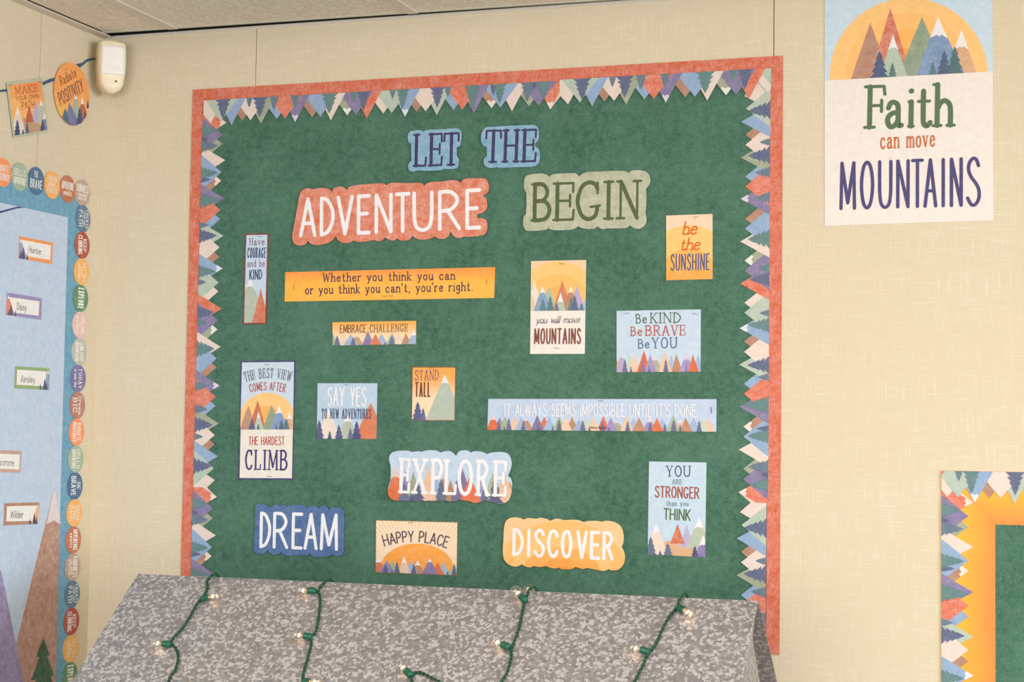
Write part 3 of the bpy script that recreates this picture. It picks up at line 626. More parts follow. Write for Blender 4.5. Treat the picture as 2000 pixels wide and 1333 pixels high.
for q in ((100, 1185, 60, 130, '#d98a5e'), (195, 1150, 148, 245, '#c5d3c0'), (235, 1148, 180, 290, '#ecc6ab'), (395, 1150, 335, 455, '#b0ab8e', 1190, '#e6d5cf'), (515, 1150, 470, 565, '#a6b9d8'), (720, 1145, 680, 765, '#a3b3d2'), (135, 1128, 85, 190, '#b3a0c8', 1172, '#dcd0e4'), (308, 1117, 250, 362, '#d9663c'), (355, 1152, 308, 408, '#a18cc0'), (468, 1120, 415, 525, '#ecc3a2'), (555, 1145, 515, 608, '#bd8663'), (632, 1117, 575, 692, '#a693c2', 1185, '#d9cbe2'), (682, 1150, 640, 732, '#d76a3e')): s.mt(*q)
for q in ((162, 1180, 28, '#6c7092'), (208, 1235, 15, '#6c7092'), (300, 1185, 28, '#847b99'), (348, 1230, 18, '#6c7092'), (475, 1183, 28, '#6c7092'), (632, 1215, 18, '#8b83ad')): s.tree(*q)
for a, b, y, c, x0, x1, x2, x3, t1, t2 in (('Be', 'KIND', 910, '#4e6a4c', 250, 326, 362, 586, 842, 832), ('Be', 'BRAVE', 1006, '#b9543f', 211, 290, 324, 622, 938, 928), ('Be', 'YOU', 1102, '#41648f', 268, 346, 374, 556, 1034, 1023)):
    s.text(a, x0, y, x1, y-3, x0, t1, c, 'serif', .105).text(b, x2, y-2, x3, y-5, x2, t2, c, 'serif', .105)
s.staple(150, 834, 198, 832).staple(678, 832, 715, 842).done()
s = card(b6, 'tall navy framed card reading the best view comes after the hardest climb')
s.outline('108,80 655,75 630,1270 83,1268', paper('#453f78', .08)); s.region('122,95 643,90 622,1255 98,1252', paper('#efe6da', .08)); s.region('122,95 643,90 628,766 105,768', paper('#cbdbe9', .12)); s.base = 775
s.disc(375, 680, 285, 283, paper('#fcca80', .1)); s.disc(370, 690, 160, 165, paper('#fdb660', .1))
for q in ((185, 525, 95, 275, '#bd9076'), (280, 468, 185, 365, '#cd704c'), (418, 516, 325, 515, '#8f9f83'), (597, 588, 535, 660, '#dfae7c', 655), (492, 523, 398, 590, '#8099c2', 598), (287, 586, 238, 342, '#bccab6', 645)): s.mt(*q)
for q in ((222, 653, 46, '#5b6486'), (285, 706, 22, '#5b7080'), (465, 712, 16, '#5b7080'), (565, 653, 46, '#5f7a80'), (517, 670, 38, '#5b6486')): s.tree(*q)
s.text('THE BEST VIEW', 160, 290, 604, 284, 164, 196, '#4a5768', 'serif', .075, bulge=38, ls=.12).text('COMES AFTER', 208, 394, 548, 394, 210, 318, '#b03a42', 'sans', .1, bulge=24)
s.text('THE HARDEST', 192, 919, 545, 920, 192, 840, '#b8453a', 'sans', .1).text('CLIMB', 160, 1164, 570, 1170, 160, 975, '#403a72', 'serif', .1)
s.staple(350, 114, 398, 118).staple(375, 1233, 425, 1238).done()
s = card(b6, 'square pale blue card reading say yes to new adventures')
s.outline('878,303 1477,303 1466,862 870,858', paper('#b9d0e4', .14)); s.base = 880
for q in ((988, 555, 860, 1120, '#eeddd0', 615, '#f4efee'), (1178, 600, 1075, 1285, '#b7bfaa', 680), (1410, 497, 1235, 1585, '#d97a52')): s.mt(*q)
for q in ((895, 672, 62, '#565d86'), (1000, 780, 32, '#565d86'), (1207, 748, 42, '#6c7394'), (1092, 718, 55, '#525885'), (1270, 677, 62, '#4f5584')): s.tree(*q)
s.text('SAY YES', 982, 527, 1358, 530, 982, 345, WHITE, 'sans', .075).text('TO NEW ADVENTURES', 922, 655, 1410, 658, 922, 560, '#3f4a72', 'serif', .085, ls=.1)
s.staple(1150, 320, 1196, 320).done()
s = card(b7, 'small orange card reading stand tall beside one grey peak')
s.outline('240,117 608,117 602,570 233,570', paper('#8a5a3a', .1)); s.region('246,123 601,123 594,564 239,564', paper('#fbdcb8', .1, ('#fda84a', -.012, .035))); s.base = 572
s.mt(513, 180, 352, 690, '#b4c0b0', 248, '#e9e8ea'); s.tree(287, 406, 58, '#5a6090').tree(333, 460, 34, '#5f6693')
s.text('STAND', 265, 230, 462, 227, 265, 146, '#6e5280', 'serif', .075).text('TALL', 270, 364, 388, 364, 270, 250, '#7e4526', 'sans', .115).staple(385, 128, 425, 128).done()
s = card(b8, 'very long pale blue banner reading it always seems impossible until done', 'quote_banner', group=None)
s.outline('60,82 1917,84 1915,350 53,335', paper('#bccfe9', .2)); s.base = (53, 340, 1915, 355)
ROW = [(100, 205, '#dd6c3e', 248), (153, 230, '#9a8bb8'), (197, 225, '#a4ac88'), (278, 220, '#e8c3a6'), (330, 232, '#9fb7d8'), (372, 236, '#bd8a68', 258), (460, 213, '#7f7099'), (515, 230, '#dd6c3e'), (557, 230, '#a0b9d9'), (637, 220, '#aab795'), (690, 232, '#eccbae'), (742, 228, '#bd8a68'), (800, 250, '#a0b0d4'), (868, 238, '#bfd0c0'), (915, 232, '#ecc5a8'), (997, 222, '#dd6c3e'), (1057, 236, '#a18cc0'), (1110, 255, '#a9a98a', 275), (1187, 213, '#eac4a6'), (1242, 236, '#a4b6d8'), (1287, 232, '#bd8a68'), (1372, 222, '#9c8fc0', 268), (1432, 238, '#dd6c3e'), (1477, 235, '#a4b6d8'), (1565, 213, '#aab795'), (1618, 243, '#e0b7ac', 278), (1667, 236, '#bd8560'), (1730, 230, '#9db3da'), (1805, 244, '#c5d3c0'), (1850, 236, '#ecbfa2')]
for k in [i for i in range(len(ROW)) if i % 2] + [i for i in range(len(ROW)) if i % 2 == 0]:
    q = ROW[k]; s.mt(q[0], q[1], q[0]-56, q[0]+56, q[2], *(q[3:]), **({'sc': '#ead6d2'} if len(q) > 3 else {}))
for q in ((147, 260, 27), (228, 238, 30), (192, 302, 14), (347, 256, 27), (637, 250, 30), (585, 298, 14), (830, 255, 30), (885, 302, 14), (990, 262, 20), (1195, 262, 28), (1378, 270, 22), (1497, 285, 18), (1570, 250, 32), (1622, 290, 16), (1777, 258, 28), (1045, 305, 14), (470, 285, 20)): s.tree(*q, '#6a6f90')
s.text("IT ALWAYS SEEMS IMPOSSIBLE UNTIL IT'S DONE.", 195, 220, 1762, 228, 195, 125, WHITE, 'sans', .085, ls=.2).text('Nelson Mandela', 898, 323, 1025, 325, 898, 306, '#4a4a58', 'sans', .13)
s.staple(957, 97, 997, 98).staple(1876, 150, 1876, 200).done()
s = card(d1, 'orange sunburst card reading happy place above a mountain row')
s.outline('1138,214 1884,233 1876,722 1134,694', paper('#8d6f45', .1)); s.region('1143,220 1879,239 1872,716 1139,688', paper('#f8e2c6', .1)); s.base = (1138, 700, 1873, 728)
M = paper('#fbc98c', .1)
for k in range(46):
    a = math.pi*(1.0+(k+.5)/46); da = .012
    s.poly([(1510+250*math.cos(a), 620+200*math.sin(a)), (1510+640*math.cos(a-da), 640+640*math.sin(a-da)), (1510+640*math.cos(a+da), 640+640*math.sin(a+da))], M)
s.disc(1513, 650, 328, 222, paper('#fca540', .12))
for q in ((1292, 578, 1235, 1350, '#a2ad8c'), (1520, 580, 1455, 1590, '#bd8a68', 625), (1850, 608, 1790, 1905, '#aab795'), (1465, 586, 1385, 1530, '#9fb7d8'), (1165, 555, 1075, 1250, '#d4744c', 598), (1238, 580, 1165, 1315, '#8f82b2'), (1397, 546, 1335, 1460, '#e9cdb4', 602), (1755, 595, 1695, 1825, '#a3b9da'), (1700, 596, 1640, 1768, '#dc6f44'), (1630, 560, 1555, 1710, '#8779a8', 595)): s.mt(*q)
for q in ((1228, 613, 38), (1333, 592, 36), (1288, 662, 18), (1485, 613, 34), (1852, 620, 32), (1793, 678, 14)): s.tree(*q, '#5f6588')
s.text('HAPPY PLACE', 1222, 452, 1782, 468, 1224, 358, '#43304f', 'sans', .105, bulge=48).staple(1432, 238, 1476, 240).done()
s = card(d2, 'tall pale blue card reading you are stronger than you think')
s.outline('1340,95 1828,104 1815,908 1328,885', paper('#c2d9ea', .14)); s.base = (1328, 893, 1815, 915)
s.poly('1455,800 1480,772 1525,768 1600,800 1715,850 1720,920 1440,920', paper('#dcae84', .15))
s.mt(1660, 627, 1578, 1742, '#bcb0d2').mt(1765, 570, 1620, 1905, '#b7c2ae', 650)
s.poly('1580,815 1700,838 1830,862 1830,930 1500,930 1500,850', paper('#dcae84', .15))
s.mt(1583, 627, 1518, 1644, '#d06a44', base=795, worn=.25); s.mt(1400, 620, 1295, 1508, '#eed9cb', 690); s.mt(1800, 720, 1725, 1885, '#8b7cae', 800)
for q in ((1355, 733, 58, '#62718a'), (1435, 852, 22, '#565a80'), (1500, 786, 48, '#62718a'), (1730, 811, 38, '#524f7c')): s.tree(*q)
s.text('YOU', 1492, 221, 1686, 222, 1492, 134, '#3e3a66', 'serif', .1).text('ARE', 1540, 288, 1618, 288, 1540, 247, '#55687c', 'serif', .1).text('STRONGER', 1393, 396, 1762, 409, 1393, 306, '#a24c3a', 'sans', .12)
s.text('than you', 1488, 470, 1672, 473, 1488, 428, '#55747e', 'serif', .1).text('THINK', 1466, 586, 1688, 597, 1466, 496, '#4c6a40', 'sans', .12).done()

# ------------------------------------------------------------------ the tall poster right of the board
s = Paper('B', c6, 'faith_poster', 'tall cream poster reading faith can move mountains below an orange sun', 'poster', .0004, .0008)
s.outline('31,-5 979,-69 987,1248 32,1279', paper('#efe6df', .09)); s.region('31,-5 979,-69 982,405 31,457', paper('#c6dceb', .2)); s.base = (31, 462, 982, 410)
for r, c in ((449, '#fcc87e'), (360, '#fcc172'), (270, '#fdb75f'), (160, '#fca94c')): s.disc(508, 432, r, r*.985, paper(c, .09))
s.mt(403, 45, 284, 524, '#cf6440', worn=.4); s.mt(289, 128, 178, 402, '#b27e66', worn=.25); s.mt(582, 95, 440, 722, '#889a82', worn=.2); s.mt(805, 168, 715, 890, '#d8a77e', 262, worn=.2); s.mt(672, 95, 548, 822, '#6f90b8', 196, worn=.25); s.mt(418, 196, 340, 500, '#aebfae', 268, worn=.2)
for q in ((342, 288, 58, '#515f7d'), (415, 355, 30, '#5b7a7c'), (643, 352, 28, '#5f7f80'), (768, 262, 56, '#4f7377'), (708, 284, 48, '#515f7d')): s.tree(*q)
s.text('Faith', 285, 722, 742, 710, 285, 492, '#5a7353', 'serif', .12, [(285, 368), (385, 462), (518, 524), (562, 628), (668, 742)]).text('can move', 350, 842, 652, 828, 350, 744, '#c96a3c', 'serif', .085)
s.text('MOUNTAINS', 122, 1182, 905, 1160, 122, 925, VIO, 'sans', .072, [(124, 202), (242, 306), (346, 410), (450, 508), (534, 588), (604, 664), (702, 710), (752, 806), (842, 905)]).done()

# ------------------------------------------------------------------ the second green board, low and beyond the poster
QX0, QX1, QZ0, QZ1 = 1.9905, 3.05, .55, 1.4365
flat('B', 'bulletin_board', rect(QX0+.06, QZ0, QX1, QZ1-.06), .0003, .001, GREEN, 'second green bulletin board, framed in yellow orange, below the faith poster', 'bulletin board')
IW = .1068
for q, g in (([(QX0, QZ1), (QX0+IW, QZ1-IW), (QX0+IW, QZ0), (QX0, QZ0)], 0), ([(QX0, QZ1), (QX1, QZ1), (QX1, QZ1-IW), (QX0+IW, QZ1-IW)], 1)):
    mb = MB(); n = NT('orange_watercolour_border'); v = n.obj(); sp = n.add('ShaderNodeSeparateXYZ'); n.l(v, sp.inputs[0])
    wob = n.math('ADD', sp.outputs['XZ'[g]], n.math('MULTIPLY', n.math('SUBTRACT', n.noise(v, 9, 4), .5), .05))
    e = QX0 if g == 0 else -QZ1
    c = n.mix(n.rng(wob if g == 0 else n.math('MULTIPLY', wob, -1), e+.02, e+IW), lin('#fdb92f'), lin('#f88a3c')); n.l(c, n.b.inputs['Base Color']); n.b.inputs['Roughness'].default_value = .6
    mb.slab(q, .001, .0017+.0002*g, n.m); tag(mb.build('wide_border_strip', None), ('yellow to orange border strip down the side of the low second board', 'yellow to orange border strip along the top of the low second board')[g], 'border strip')
strip('mountain_border_strip', 'die-cut mountain border strip down the side of the yellow orange frame', 'mountain strips on the low board', QX0+.0012, .5059, 'up', .0020)
strip('mountain_border_strip', 'die-cut mountain border strip along the top of the yellow orange frame', 'mountain strips on the low board', QX0-.452, QZ1-.0005, 'right', .0028, .4535, SL)
# ------------------------------------------------------------------ left wall: display board
c1, c2, c3, c4, c5 = (crop('L', *q) for q in ((0, 0, 4.4425), (0, 290, 4.935), (0, 550, 4.935), (0, 810, 4.935), (0, 1070, 5.07)))
flat('L', 'backing_paper', rect(-.95, .55, -.078, 2.052), .0003, .0008, paper('#5fa0bf', .22), 'teal blue backing paper behind the round word trim and name cards', 'paper')
s = Paper('L', lw, 'mountain_mural', 'large pale blue paper mural of mountains holding the name cards', 'mural', .0008, .0010)
s.outline([(131.5, 424.8), (107.2, 1333), (104, 1440), (-80, 1440), (-80, 379)], paper('#bcd2ea', .3)); s.base = 1500
pm = s
_root = s.done()
def mural_part(name, polys, label, n, parent=_root):
    mb = MB(); cl = ccw([p for p in s.out])
    for k, (q, m) in enumerate(polys):
        z = clip([f_(*p) for f_, p in q], cl)
        if len(z) > 2: mb.slab([(x-s.org[0], zz-s.org[1]) for x, zz in z], n, n+.0003+k*2e-5, m)
    return tag(mb.build(name, parent), label)
C4 = lambda t: [(c4, p) for p in pts(t)]
C5 = lambda t: [(c5, p) for p in pts(t)]
mt_ = mural_part('mountain', [([(c4, (513, 720)), (c5, (-30, 1700)), (c5, (700, 1700)), (c4, (600, 1130))], paper('#b27f6c', .42))], 'brown mountain with a pale cap', s.n1)
mural_part('snow_cap', [(C4('513,720 440,1058 515,1022 590,1075 600,1130'), paper('#e3d9da', .2))], 'pale snow cap', s.n1+.0004, mt_)
mural_part('mountain', [([(c5, (0, 225)), (c5, (165, 1040)), (c5, (330, 1860)), (c5, (-300, 1860)), (c5, (-300, 225))], paper('#8f82b4', .36))], 'purple mountain', s.n1+.0006)
G_ = paper('#235c3c', .16)
mural_part('pine_tree', [(C5('420,895 350,1085 482,1068'), G_), (C5('385,1075 455,1070 525,1270 297,1318'), G_), (C5('350,1310 490,1275 560,1540 250,1580'), G_)], 'dark green pine tree', s.n1+.0008)
mural_part('ribbon', [([(c2, p) for p in pts(q)], paper('#33457c', .08)) for q in ('-60,612 -60,640 0,624 60,606 60,588 0,604', '55,589 55,608 160,578 165,562', '160,562 160,579 232,572 205,564')], 'navy ribbon', s.n1+.0002)
# ---- round word trim: strips of fourteen die-cut circles, each with its own words
RC = .0322
CIR = {'create': ('#557b97', [('CREATE', .38, .34, 1.5, 'serif'), ('YOUR OWN', .06, .2, 1.15, 'sans'), ('PATH', -.5, .44, 1.25, 'serif')]),
 'keep': ('#b4503f', [('KEEP', .12, .44, 1.0, 'sans'), ('CLIMBING', -.5, .5, 1.5, 'sans')]),
 'say': ('#f6b863', [('SAY YES', .2, .34, 1.45, 'serif'), ('TO NEW', -.1, .18, .8, 'sans'), ('ADVENTURES', -.42, .2, 1.3, 'sans')]),
 'explore': ('#5b9168', [('EXPLORE', -.3, .7, 1.6, 'sans')]),
 'wonder': ('#e9c4ba', [('YOU ARE', .18, .38, 1.35, 'sans'), ('A', -.1, .2, .14, 'sans'), ('WONDER', -.52, .34, 1.4, 'serif')]),
 'climb': ('#b7bfb4', [('CLIMB EVERY', .12, .42, 1.5, 'sans'), ('MOUNTAIN', -.5, .46, 1.45, 'sans')]),
 'today': ('#7a70a4', [('TODAY', .05, .42, 1.55, 'serif'), ('is your day', -.5, .32, 1.4, 'serif')]),
 'dream': ('#b97e6c', [('Dream', .12, .42, 1.4, 'serif'), ('BIG', -.58, .52, 1.1, 'serif')]),
 'radiate': ('#fb9560', [('RADIATE', .08, .44, 1.4, 'sans'), ('POSITIVITY', -.55, .48, 1.5, 'sans')]),
 'hello': ('#a4b99f', [('HELLO', .08, .44, 1.5, 'serif'), ('ADVENTURE', -.5, .44, 1.45, 'sans')]),
 'brave': ('#3f6c93', [('BE', .28, .4, .5, 'sans'), ('BRAVE', -.5, .58, 1.5, 'sans')]),
 'places': ('#f9b563', [("YOU'RE", .28, .34, 1.2, 'serif'), ('GOING', -.12, .3, 1.0, 'serif'), ('PLACES', -.56, .34, 1.25, 'serif')]),
 'adventure': ('#c5764f', [('ADVENTURE', -.02, .52, 1.6, 'sans'), ('awaits', -.46, .42, 1.1, 'serif')]),
 'kindness': ('#c2a695', [('KINDNESS', .06, .52, 1.6, 'sans'), ('can move', -.26, .3, 1.2, 'serif'), ('MOUNTAINS', -.54, .2, 1.2, 'sans')])}
ORDER = ['create', 'keep', 'say', 'explore', 'wonder', 'climb', 'today', 'dream', 'radiate', 'hello', 'brave', 'places', 'adventure', 'kindness']
def circle_strip(label, seq, y0, z0, way, n0):
    root = empty('circle_trim_strip', (0, y0, z0), math.pi/2); tag(root, label, 'border strip', 'round word trim strips')
    for i, key in enumerate(seq):
        h, rows = CIR[key]; cx, cz = (-.0636*i, 0) if way == 'row' else (0, -.0637*i)
        ex, ey = ((1, 0), (0, 1)) if way == 'row' else ((0, -1), (1, 0))
        P = lambda u, v: (cx+RC*(u*ex[0]+v*ey[0]), cz+RC*(u*ex[1]+v*ey[1]))
        mb = MB(); n1 = n0+.0009+(.00006 if i % 2 else 0)
        mb.slab([P(math.cos(t*math.pi/20), math.sin(t*math.pi/20)) for t in range(40)], n0, n1, paper(h, .14)); c = mb.build('circle', root)
        for k, (st, v, hh, wd, ft) in enumerate(rows):
            m = MB(); wx = wd/2*.92
            letters(m, st, P(-wx, v), P(wx, v), P(-wx, v+hh), n1+4e-5, paper('#f3efe8', .03), ft, .13 if hh > .3 else .15, .14)
            m.build('lettering', c)
CY, CZ = -.0752, 1.9990
circle_strip('row of round word trim pieces along the top of the name card display', ['kindness', 'adventure', 'places', 'brave', 'hello', 'radiate', 'dream', 'today'], -.0798, 2.0603, 'row', .0012)
circle_strip('upper column of fourteen round word trim pieces beside the name cards', ORDER, CY, CZ, 'col', .0014)
circle_strip('lower column of round word trim pieces reaching down beside the tin roof', ['create', 'keep', 'say', 'explore', 'wonder', 'climb'], CY+.002, CZ-14*.0637, 'col', .0012)
# ---- name cards
def name_card(pt, label, edge, outer, inner, words, mount, trees, tc='#4c4c58'):
    s = Paper('L', pt, 'name_card', label, 'name card', .0022, .0007, 'student name cards'); s.outline(outer, paper(edge, .14)); s.region(inner, paper('#f6f3ee', .03)); s.clip_to = s.out
    s.base = mount[0]
    for q in mount[1]: s.mt(*q)
    for q in trees: s.tree(*q)
    s.text(*words[:7], '#53535c', 'sans', .085); s.done()
name_card(c2, 'orange edged name card with a slate mountain, topmost on the mural', '#f99a52', '175,847 500,910 490,1115 168,1060', '195,880 480,935 473,1078 188,1030', ('Hunter', 268, 1003, 388, 1027, 268, 940), (1075, [(188, 868, 120, 255, '#9fa9c6', 905)]), [(190, 985, 22, '#5f6384', 1062), (213, 955, 26, '#5c5a80', 1066), (253, 1015, 12, '#565a78', 1074)])
name_card(c3, 'purple edged name card with an orange mountain, second on the mural', '#9b8fc0', '60,108 395,162 388,370 48,322', '75,150 368,192 362,332 66,295', ('Daisy', 153, 272, 243, 284, 153, 203), (335, [(70, 128, 20, 130, '#ee8a5c', 165)]), [(78, 262, 18, '#5f6384', 325), (97, 220, 26, '#5c5f88', 327), (137, 280, 13, '#565a78', 333)])
name_card(c3, 'green edged name card with a slate mountain, below the purple edged one', '#93b076', '137,818 470,838 463,1047 130,1030', '153,850 437,868 430,1012 150,997', ('Ainsley', 190, 972, 325, 976, 190, 906), (1060, [(452, 850, 400, 520, '#8fa2c8', 890)]), [(420, 938, 22, '#55597a', 1044), (438, 980, 16, '#55597a', 1046), (378, 988, 12, '#565a78', 1040)])
name_card(c4, 'light brown edged name card between the green edged and dark brown edged ones', '#c7a792', '-150,338 195,352 190,563 -154,548', '-130,372 180,388 175,532 -134,516', ('Jasmine', -48, 490, 124, 496, -48, 420), (560, []), [])
name_card(c4, 'brown edged name card with an orange mountain, lowest on the mural', '#b5866b', '35,857 370,848 357,1055 25,1070', '55,885 345,878 338,1027 50,1032', ('Wilder', 88, 1000, 213, 998, 88, 928), (1075, [(352, 868, 285, 440, '#edb77c', 890)]), [(320, 950, 20, '#454a6a', 1056), (340, 985, 13, '#454a6a', 1055), (278, 1003, 12, '#454a6a', 1058)])
# ---- garland with two hanging cards
s = Paper('L', c1, 'garland_ribbon', 'navy ribbon garland strung along the wall to behind the motion sensor', 'garland', .0012, .0009)
s.outline('-40,790 0,781 48,774 150,752 260,738 360,718 430,685 480,672 560,620 645,562 690,550 712,545 745,517 770,508 830,506 830,515 790,520 745,540 720,562 690,585 678,586 600,628 482,696 420,718 364,742 260,756 150,770 48,795 0,798 -40,806', paper('#2f4f78', .1)); s.done()
s = Paper('L', c1, 'garland_card', 'rectangular orange garland card reading make your own path', 'card', .0028, .0009)
s.outline('45,720 352,678 408,1140 105,1195', paper('#bcc3a4', .14)); s.region('62,740 341,706 397,1126 116,1178', paper('#fdbb6c', .1, ('#fb9a55', .0, .045))); s.base = (105, 1192, 408, 1138)
s.poly('185,1005 212,992 290,1050 345,1066 352,1135 240,1160 200,1120', paper('#c39a78', .15))
s.mt(138, 922, 75, 218, '#eadbd0', 985).mt(300, 873, 262, 345, '#bdb4d8', base=1065).mt(240, 915, 205, 284, '#c05e42', base=1062).mt(342, 862, 302, 425, '#b9c4ae', 915, base=1072)
s.poly('228,1040 262,1062 300,1056 350,1068 352,1150 230,1160', paper('#c39a78', .15)); s.mt(376, 958, 335, 440, '#837bb0', 1030)
for q in ((138, 1035, 34, '#4a5478', 1180), (187, 1120, 14, '#4a5478', 1168), (222, 1060, 24, '#5c6684', 1158), (357, 1032, 26, '#4a5478', 1136)): s.tree(*q)
s.text('MAKE', 126, 820, 312, 795, 118, 756, '#a2502c', 'serif', .1).text('YOUR OWN', 128, 877, 322, 850, 124, 840, '#96552c', 'sans', .11).text('PATH', 180, 953, 290, 938, 174, 889, '#b05c34', 'sans', .1)
s.staple(62, 742, 88, 738).staple(322, 712, 348, 708).done()
s = Paper('L', c1, 'garland_card', 'round orange garland card reading radiate positivity, beside the motion sensor', 'card', .0028, .0009)
cc = c1(614, 817); r_ = .0742
s.pt = lambda x, y: (x, y); s.outline([(cc[0]+r_*math.cos(t*math.pi/32), cc[1]+r_*math.sin(t*math.pi/32)) for t in range(64)], paper('#fdbd5e', .1, ('#fba85a', -.05, .0))); s.pt = c1
s.base = 1110
for q in ((700, 838, 650, 775, '#b56b4e', 900), (640, 783, 598, 715, '#aab7a2', 855), (590, 888, 535, 690, '#7a78a8')): s.mt(*q)
for q in ((553, 942, 50, '#4f7384', 1080), (680, 928, 36, '#46537c', 1075), (750, 862, 14, '#46537c', 940), (727, 962, 16, '#46537c', 1030)): s.tree(*q)
s.text('Radiate', 522, 743, 652, 662, 505, 662, '#8c4a30', 'serif', .09).text('POSITIVITY', 516, 915, 716, 790, 497, 806, '#7a4a52', 'sans', .09)
s.staple(552, 598, 574, 594).done()

# ------------------------------------------------------------------ motion sensor in the corner
def sensor():
    cx, cy, cz = .036, -.036, 2.3645
    root = empty('motion_sensor', (cx, cy, cz), math.radians(45)); tag(root, 'cream motion sensor mounted in the corner under the ceiling', 'motion sensor')
    cream = plain('cream_plastic', '#f1e4c4', .35)
    def shell(name, ring, depths, m, par):
        n = len(ring); v = [(x*k, -y, zc+(z-zc)*k2) for (y, k, k2) in depths for zc in (0.0,) for x, z in ring]
        f = [(i*n+j, i*n+(j+1) % n, (i+1)*n+(j+1) % n, (i+1)*n+j) for i in range(len(depths)-1) for j in range(n)]
        f.append(tuple(range((len(depths)-1)*n, len(depths)*n))); f.append(tuple(range(n-1, -1, -1)))
        return mesh_obj(name, v, f, [m], None, par)
    ring = []
    for t in range(9): a = math.pi*t/8; ring.append((-.0305*math.cos(a)*1.0, -.028-.036*math.sin(a)))
    ring += [(.0335, .0), (.0335, .035), (.032, .057), (.027, .063), (0, .0655), (-.027, .063), (-.032, .057), (-.0335, .035), (-.0335, .0)]
    shell('base', ring, [(0, .93, .95), (.004, .97, .98), (.014, .98, .985)], cream, root)
    o = shell('cover', ring, [(.0145, 1.0, 1.0), (.030, 1.0, 1.0), (.040, .96, .975), (.044, .88, .93), (.0455, .6, .7)], cream, root)
    for p in o.data.polygons: p.use_smooth = True
    lens = []; v, f = [], []
    for j in range(13):
        t = j/12; z = -.020+t*.070
        for i in range(9):
            a = (i-4)/4; v.append((.029*a, -.0468-.0022*(1-a*a), z))
    for j in range(12):
        for i in range(8): f.append((j*9+i, j*9+i+1, j*9+i+10, j*9+i+9))
    k = len(v); v += [(x, -.036, z) for x, y, z in v[:k]]
    rim = list(range(9))+[9*j+8 for j in range(1, 13)]+[12*9+i for i in range(7, -1, -1)]+[9*j for j in range(11, 0, -1)]
    f += [(rim[i], k+rim[i], k+rim[(i+1) % len(rim)], rim[(i+1) % len(rim)]) for i in range(len(rim))]
    mesh_obj('lens', v, f, [plain('frosted_lens', '#f3eee8', .3)], None, root, True)['label'] = 'milky white lens window'
    bm = bmesh.new(); bmesh.ops.create_cone(bm, cap_ends=True, segments=16, radius1=.0022, radius2=.0022, depth=.004, matrix=Matrix.Translation((.008, -.0450, -.035)) @ Matrix.Rotation(math.pi/2, 4, 'X'))
    me = bpy.data.meshes.new('indicator'); bm.to_mesh(me); bm.free(); me.materials.append(plain('dark_indicator', '#2a2422', .3)); o = bpy.data.objects.new('indicator', me); col.objects.link(o); o.parent = root
sensor()

# ------------------------------------------------------------------ galvanised tin roof in front of the board
RY, RZ, RX0, RX1 = -.45, 1.1987, .4013, 1.6996
SL_F, SL_B = math.radians(39.6), math.radians(40.3)
roof = empty('tin_roof', ((RX0+RX1)/2, RY, RZ)); tag(roof, 'gabled galvanised tin roof standing below the green board', 'tin roof')
def slope(name, ang, sgn, run, label=None):
    d = (0, sgn*math.cos(ang), -math.sin(ang)); nrm = (0, sgn*math.sin(ang), math.cos(ang)); t = .0016; hx = (RX1-RX0)/2; rows = 14; v, f = [], []
    for o_ in (0, -t):
        for r in range(rows+1):
            L = run*r/rows; bend = -.0035*math.exp(-L/.006)
            for x in (-hx, hx): v.append((x, d[1]*L+nrm[1]*(o_+bend*.6), d[2]*L+nrm[2]*(o_+bend)))
    n = 2*(rows+1)
    for r in range(rows):
        a = 2*r; f += [(a, a+2, a+3, a+1), (n+a, n+a+1, n+a+3, n+a+2), (a, n+a, n+a+2, a+2), (a+1, a+3, n+a+3, n+a+1)]
    f += [(0, 1, n+1, n), (2*rows, n+2*rows, n+2*rows+1, 2*rows+1)]
    o = mesh_obj(name, v, f, [TIN], None, roof); return o
slope('front_slope', SL_F, -1, .62); slope('back_slope', SL_B, 1, .584)
mb = []
def gable(name, yz, x0, x1):
    n = len(yz); v = [(x0-roof.location.x, y-RY, z-RZ) for y, z in yz]+[(x1-roof.location.x, y-RY, z-RZ) for y, z in yz]
    f = [tuple(range(n)), tuple(range(2*n-1, n-1, -1))]+[(i, n+i, n+(i+1) % n, (i+1) % n) for i in range(n)]
    return mesh_obj(name, v, f, [TIN], None, roof)
fr = lambda y: RZ-(RY-y)*math.tan(SL_F)-.003
gable('gable_flange', [(-.464, fr(-.464)), (-.4925, 1.131), (-.4202, 1.0447), (-.36, .85), (-.80, .85), (-.90, fr(-.90))], RX1-.0035, RX1-.002)
gable('gable_flange', [(-.464, fr(-.464)), (-.4925, 1.131), (-.4202, 1.0447), (-.36, .85), (-.80, .85), (-.90, fr(-.90))], RX0+.002, RX0+.0035)

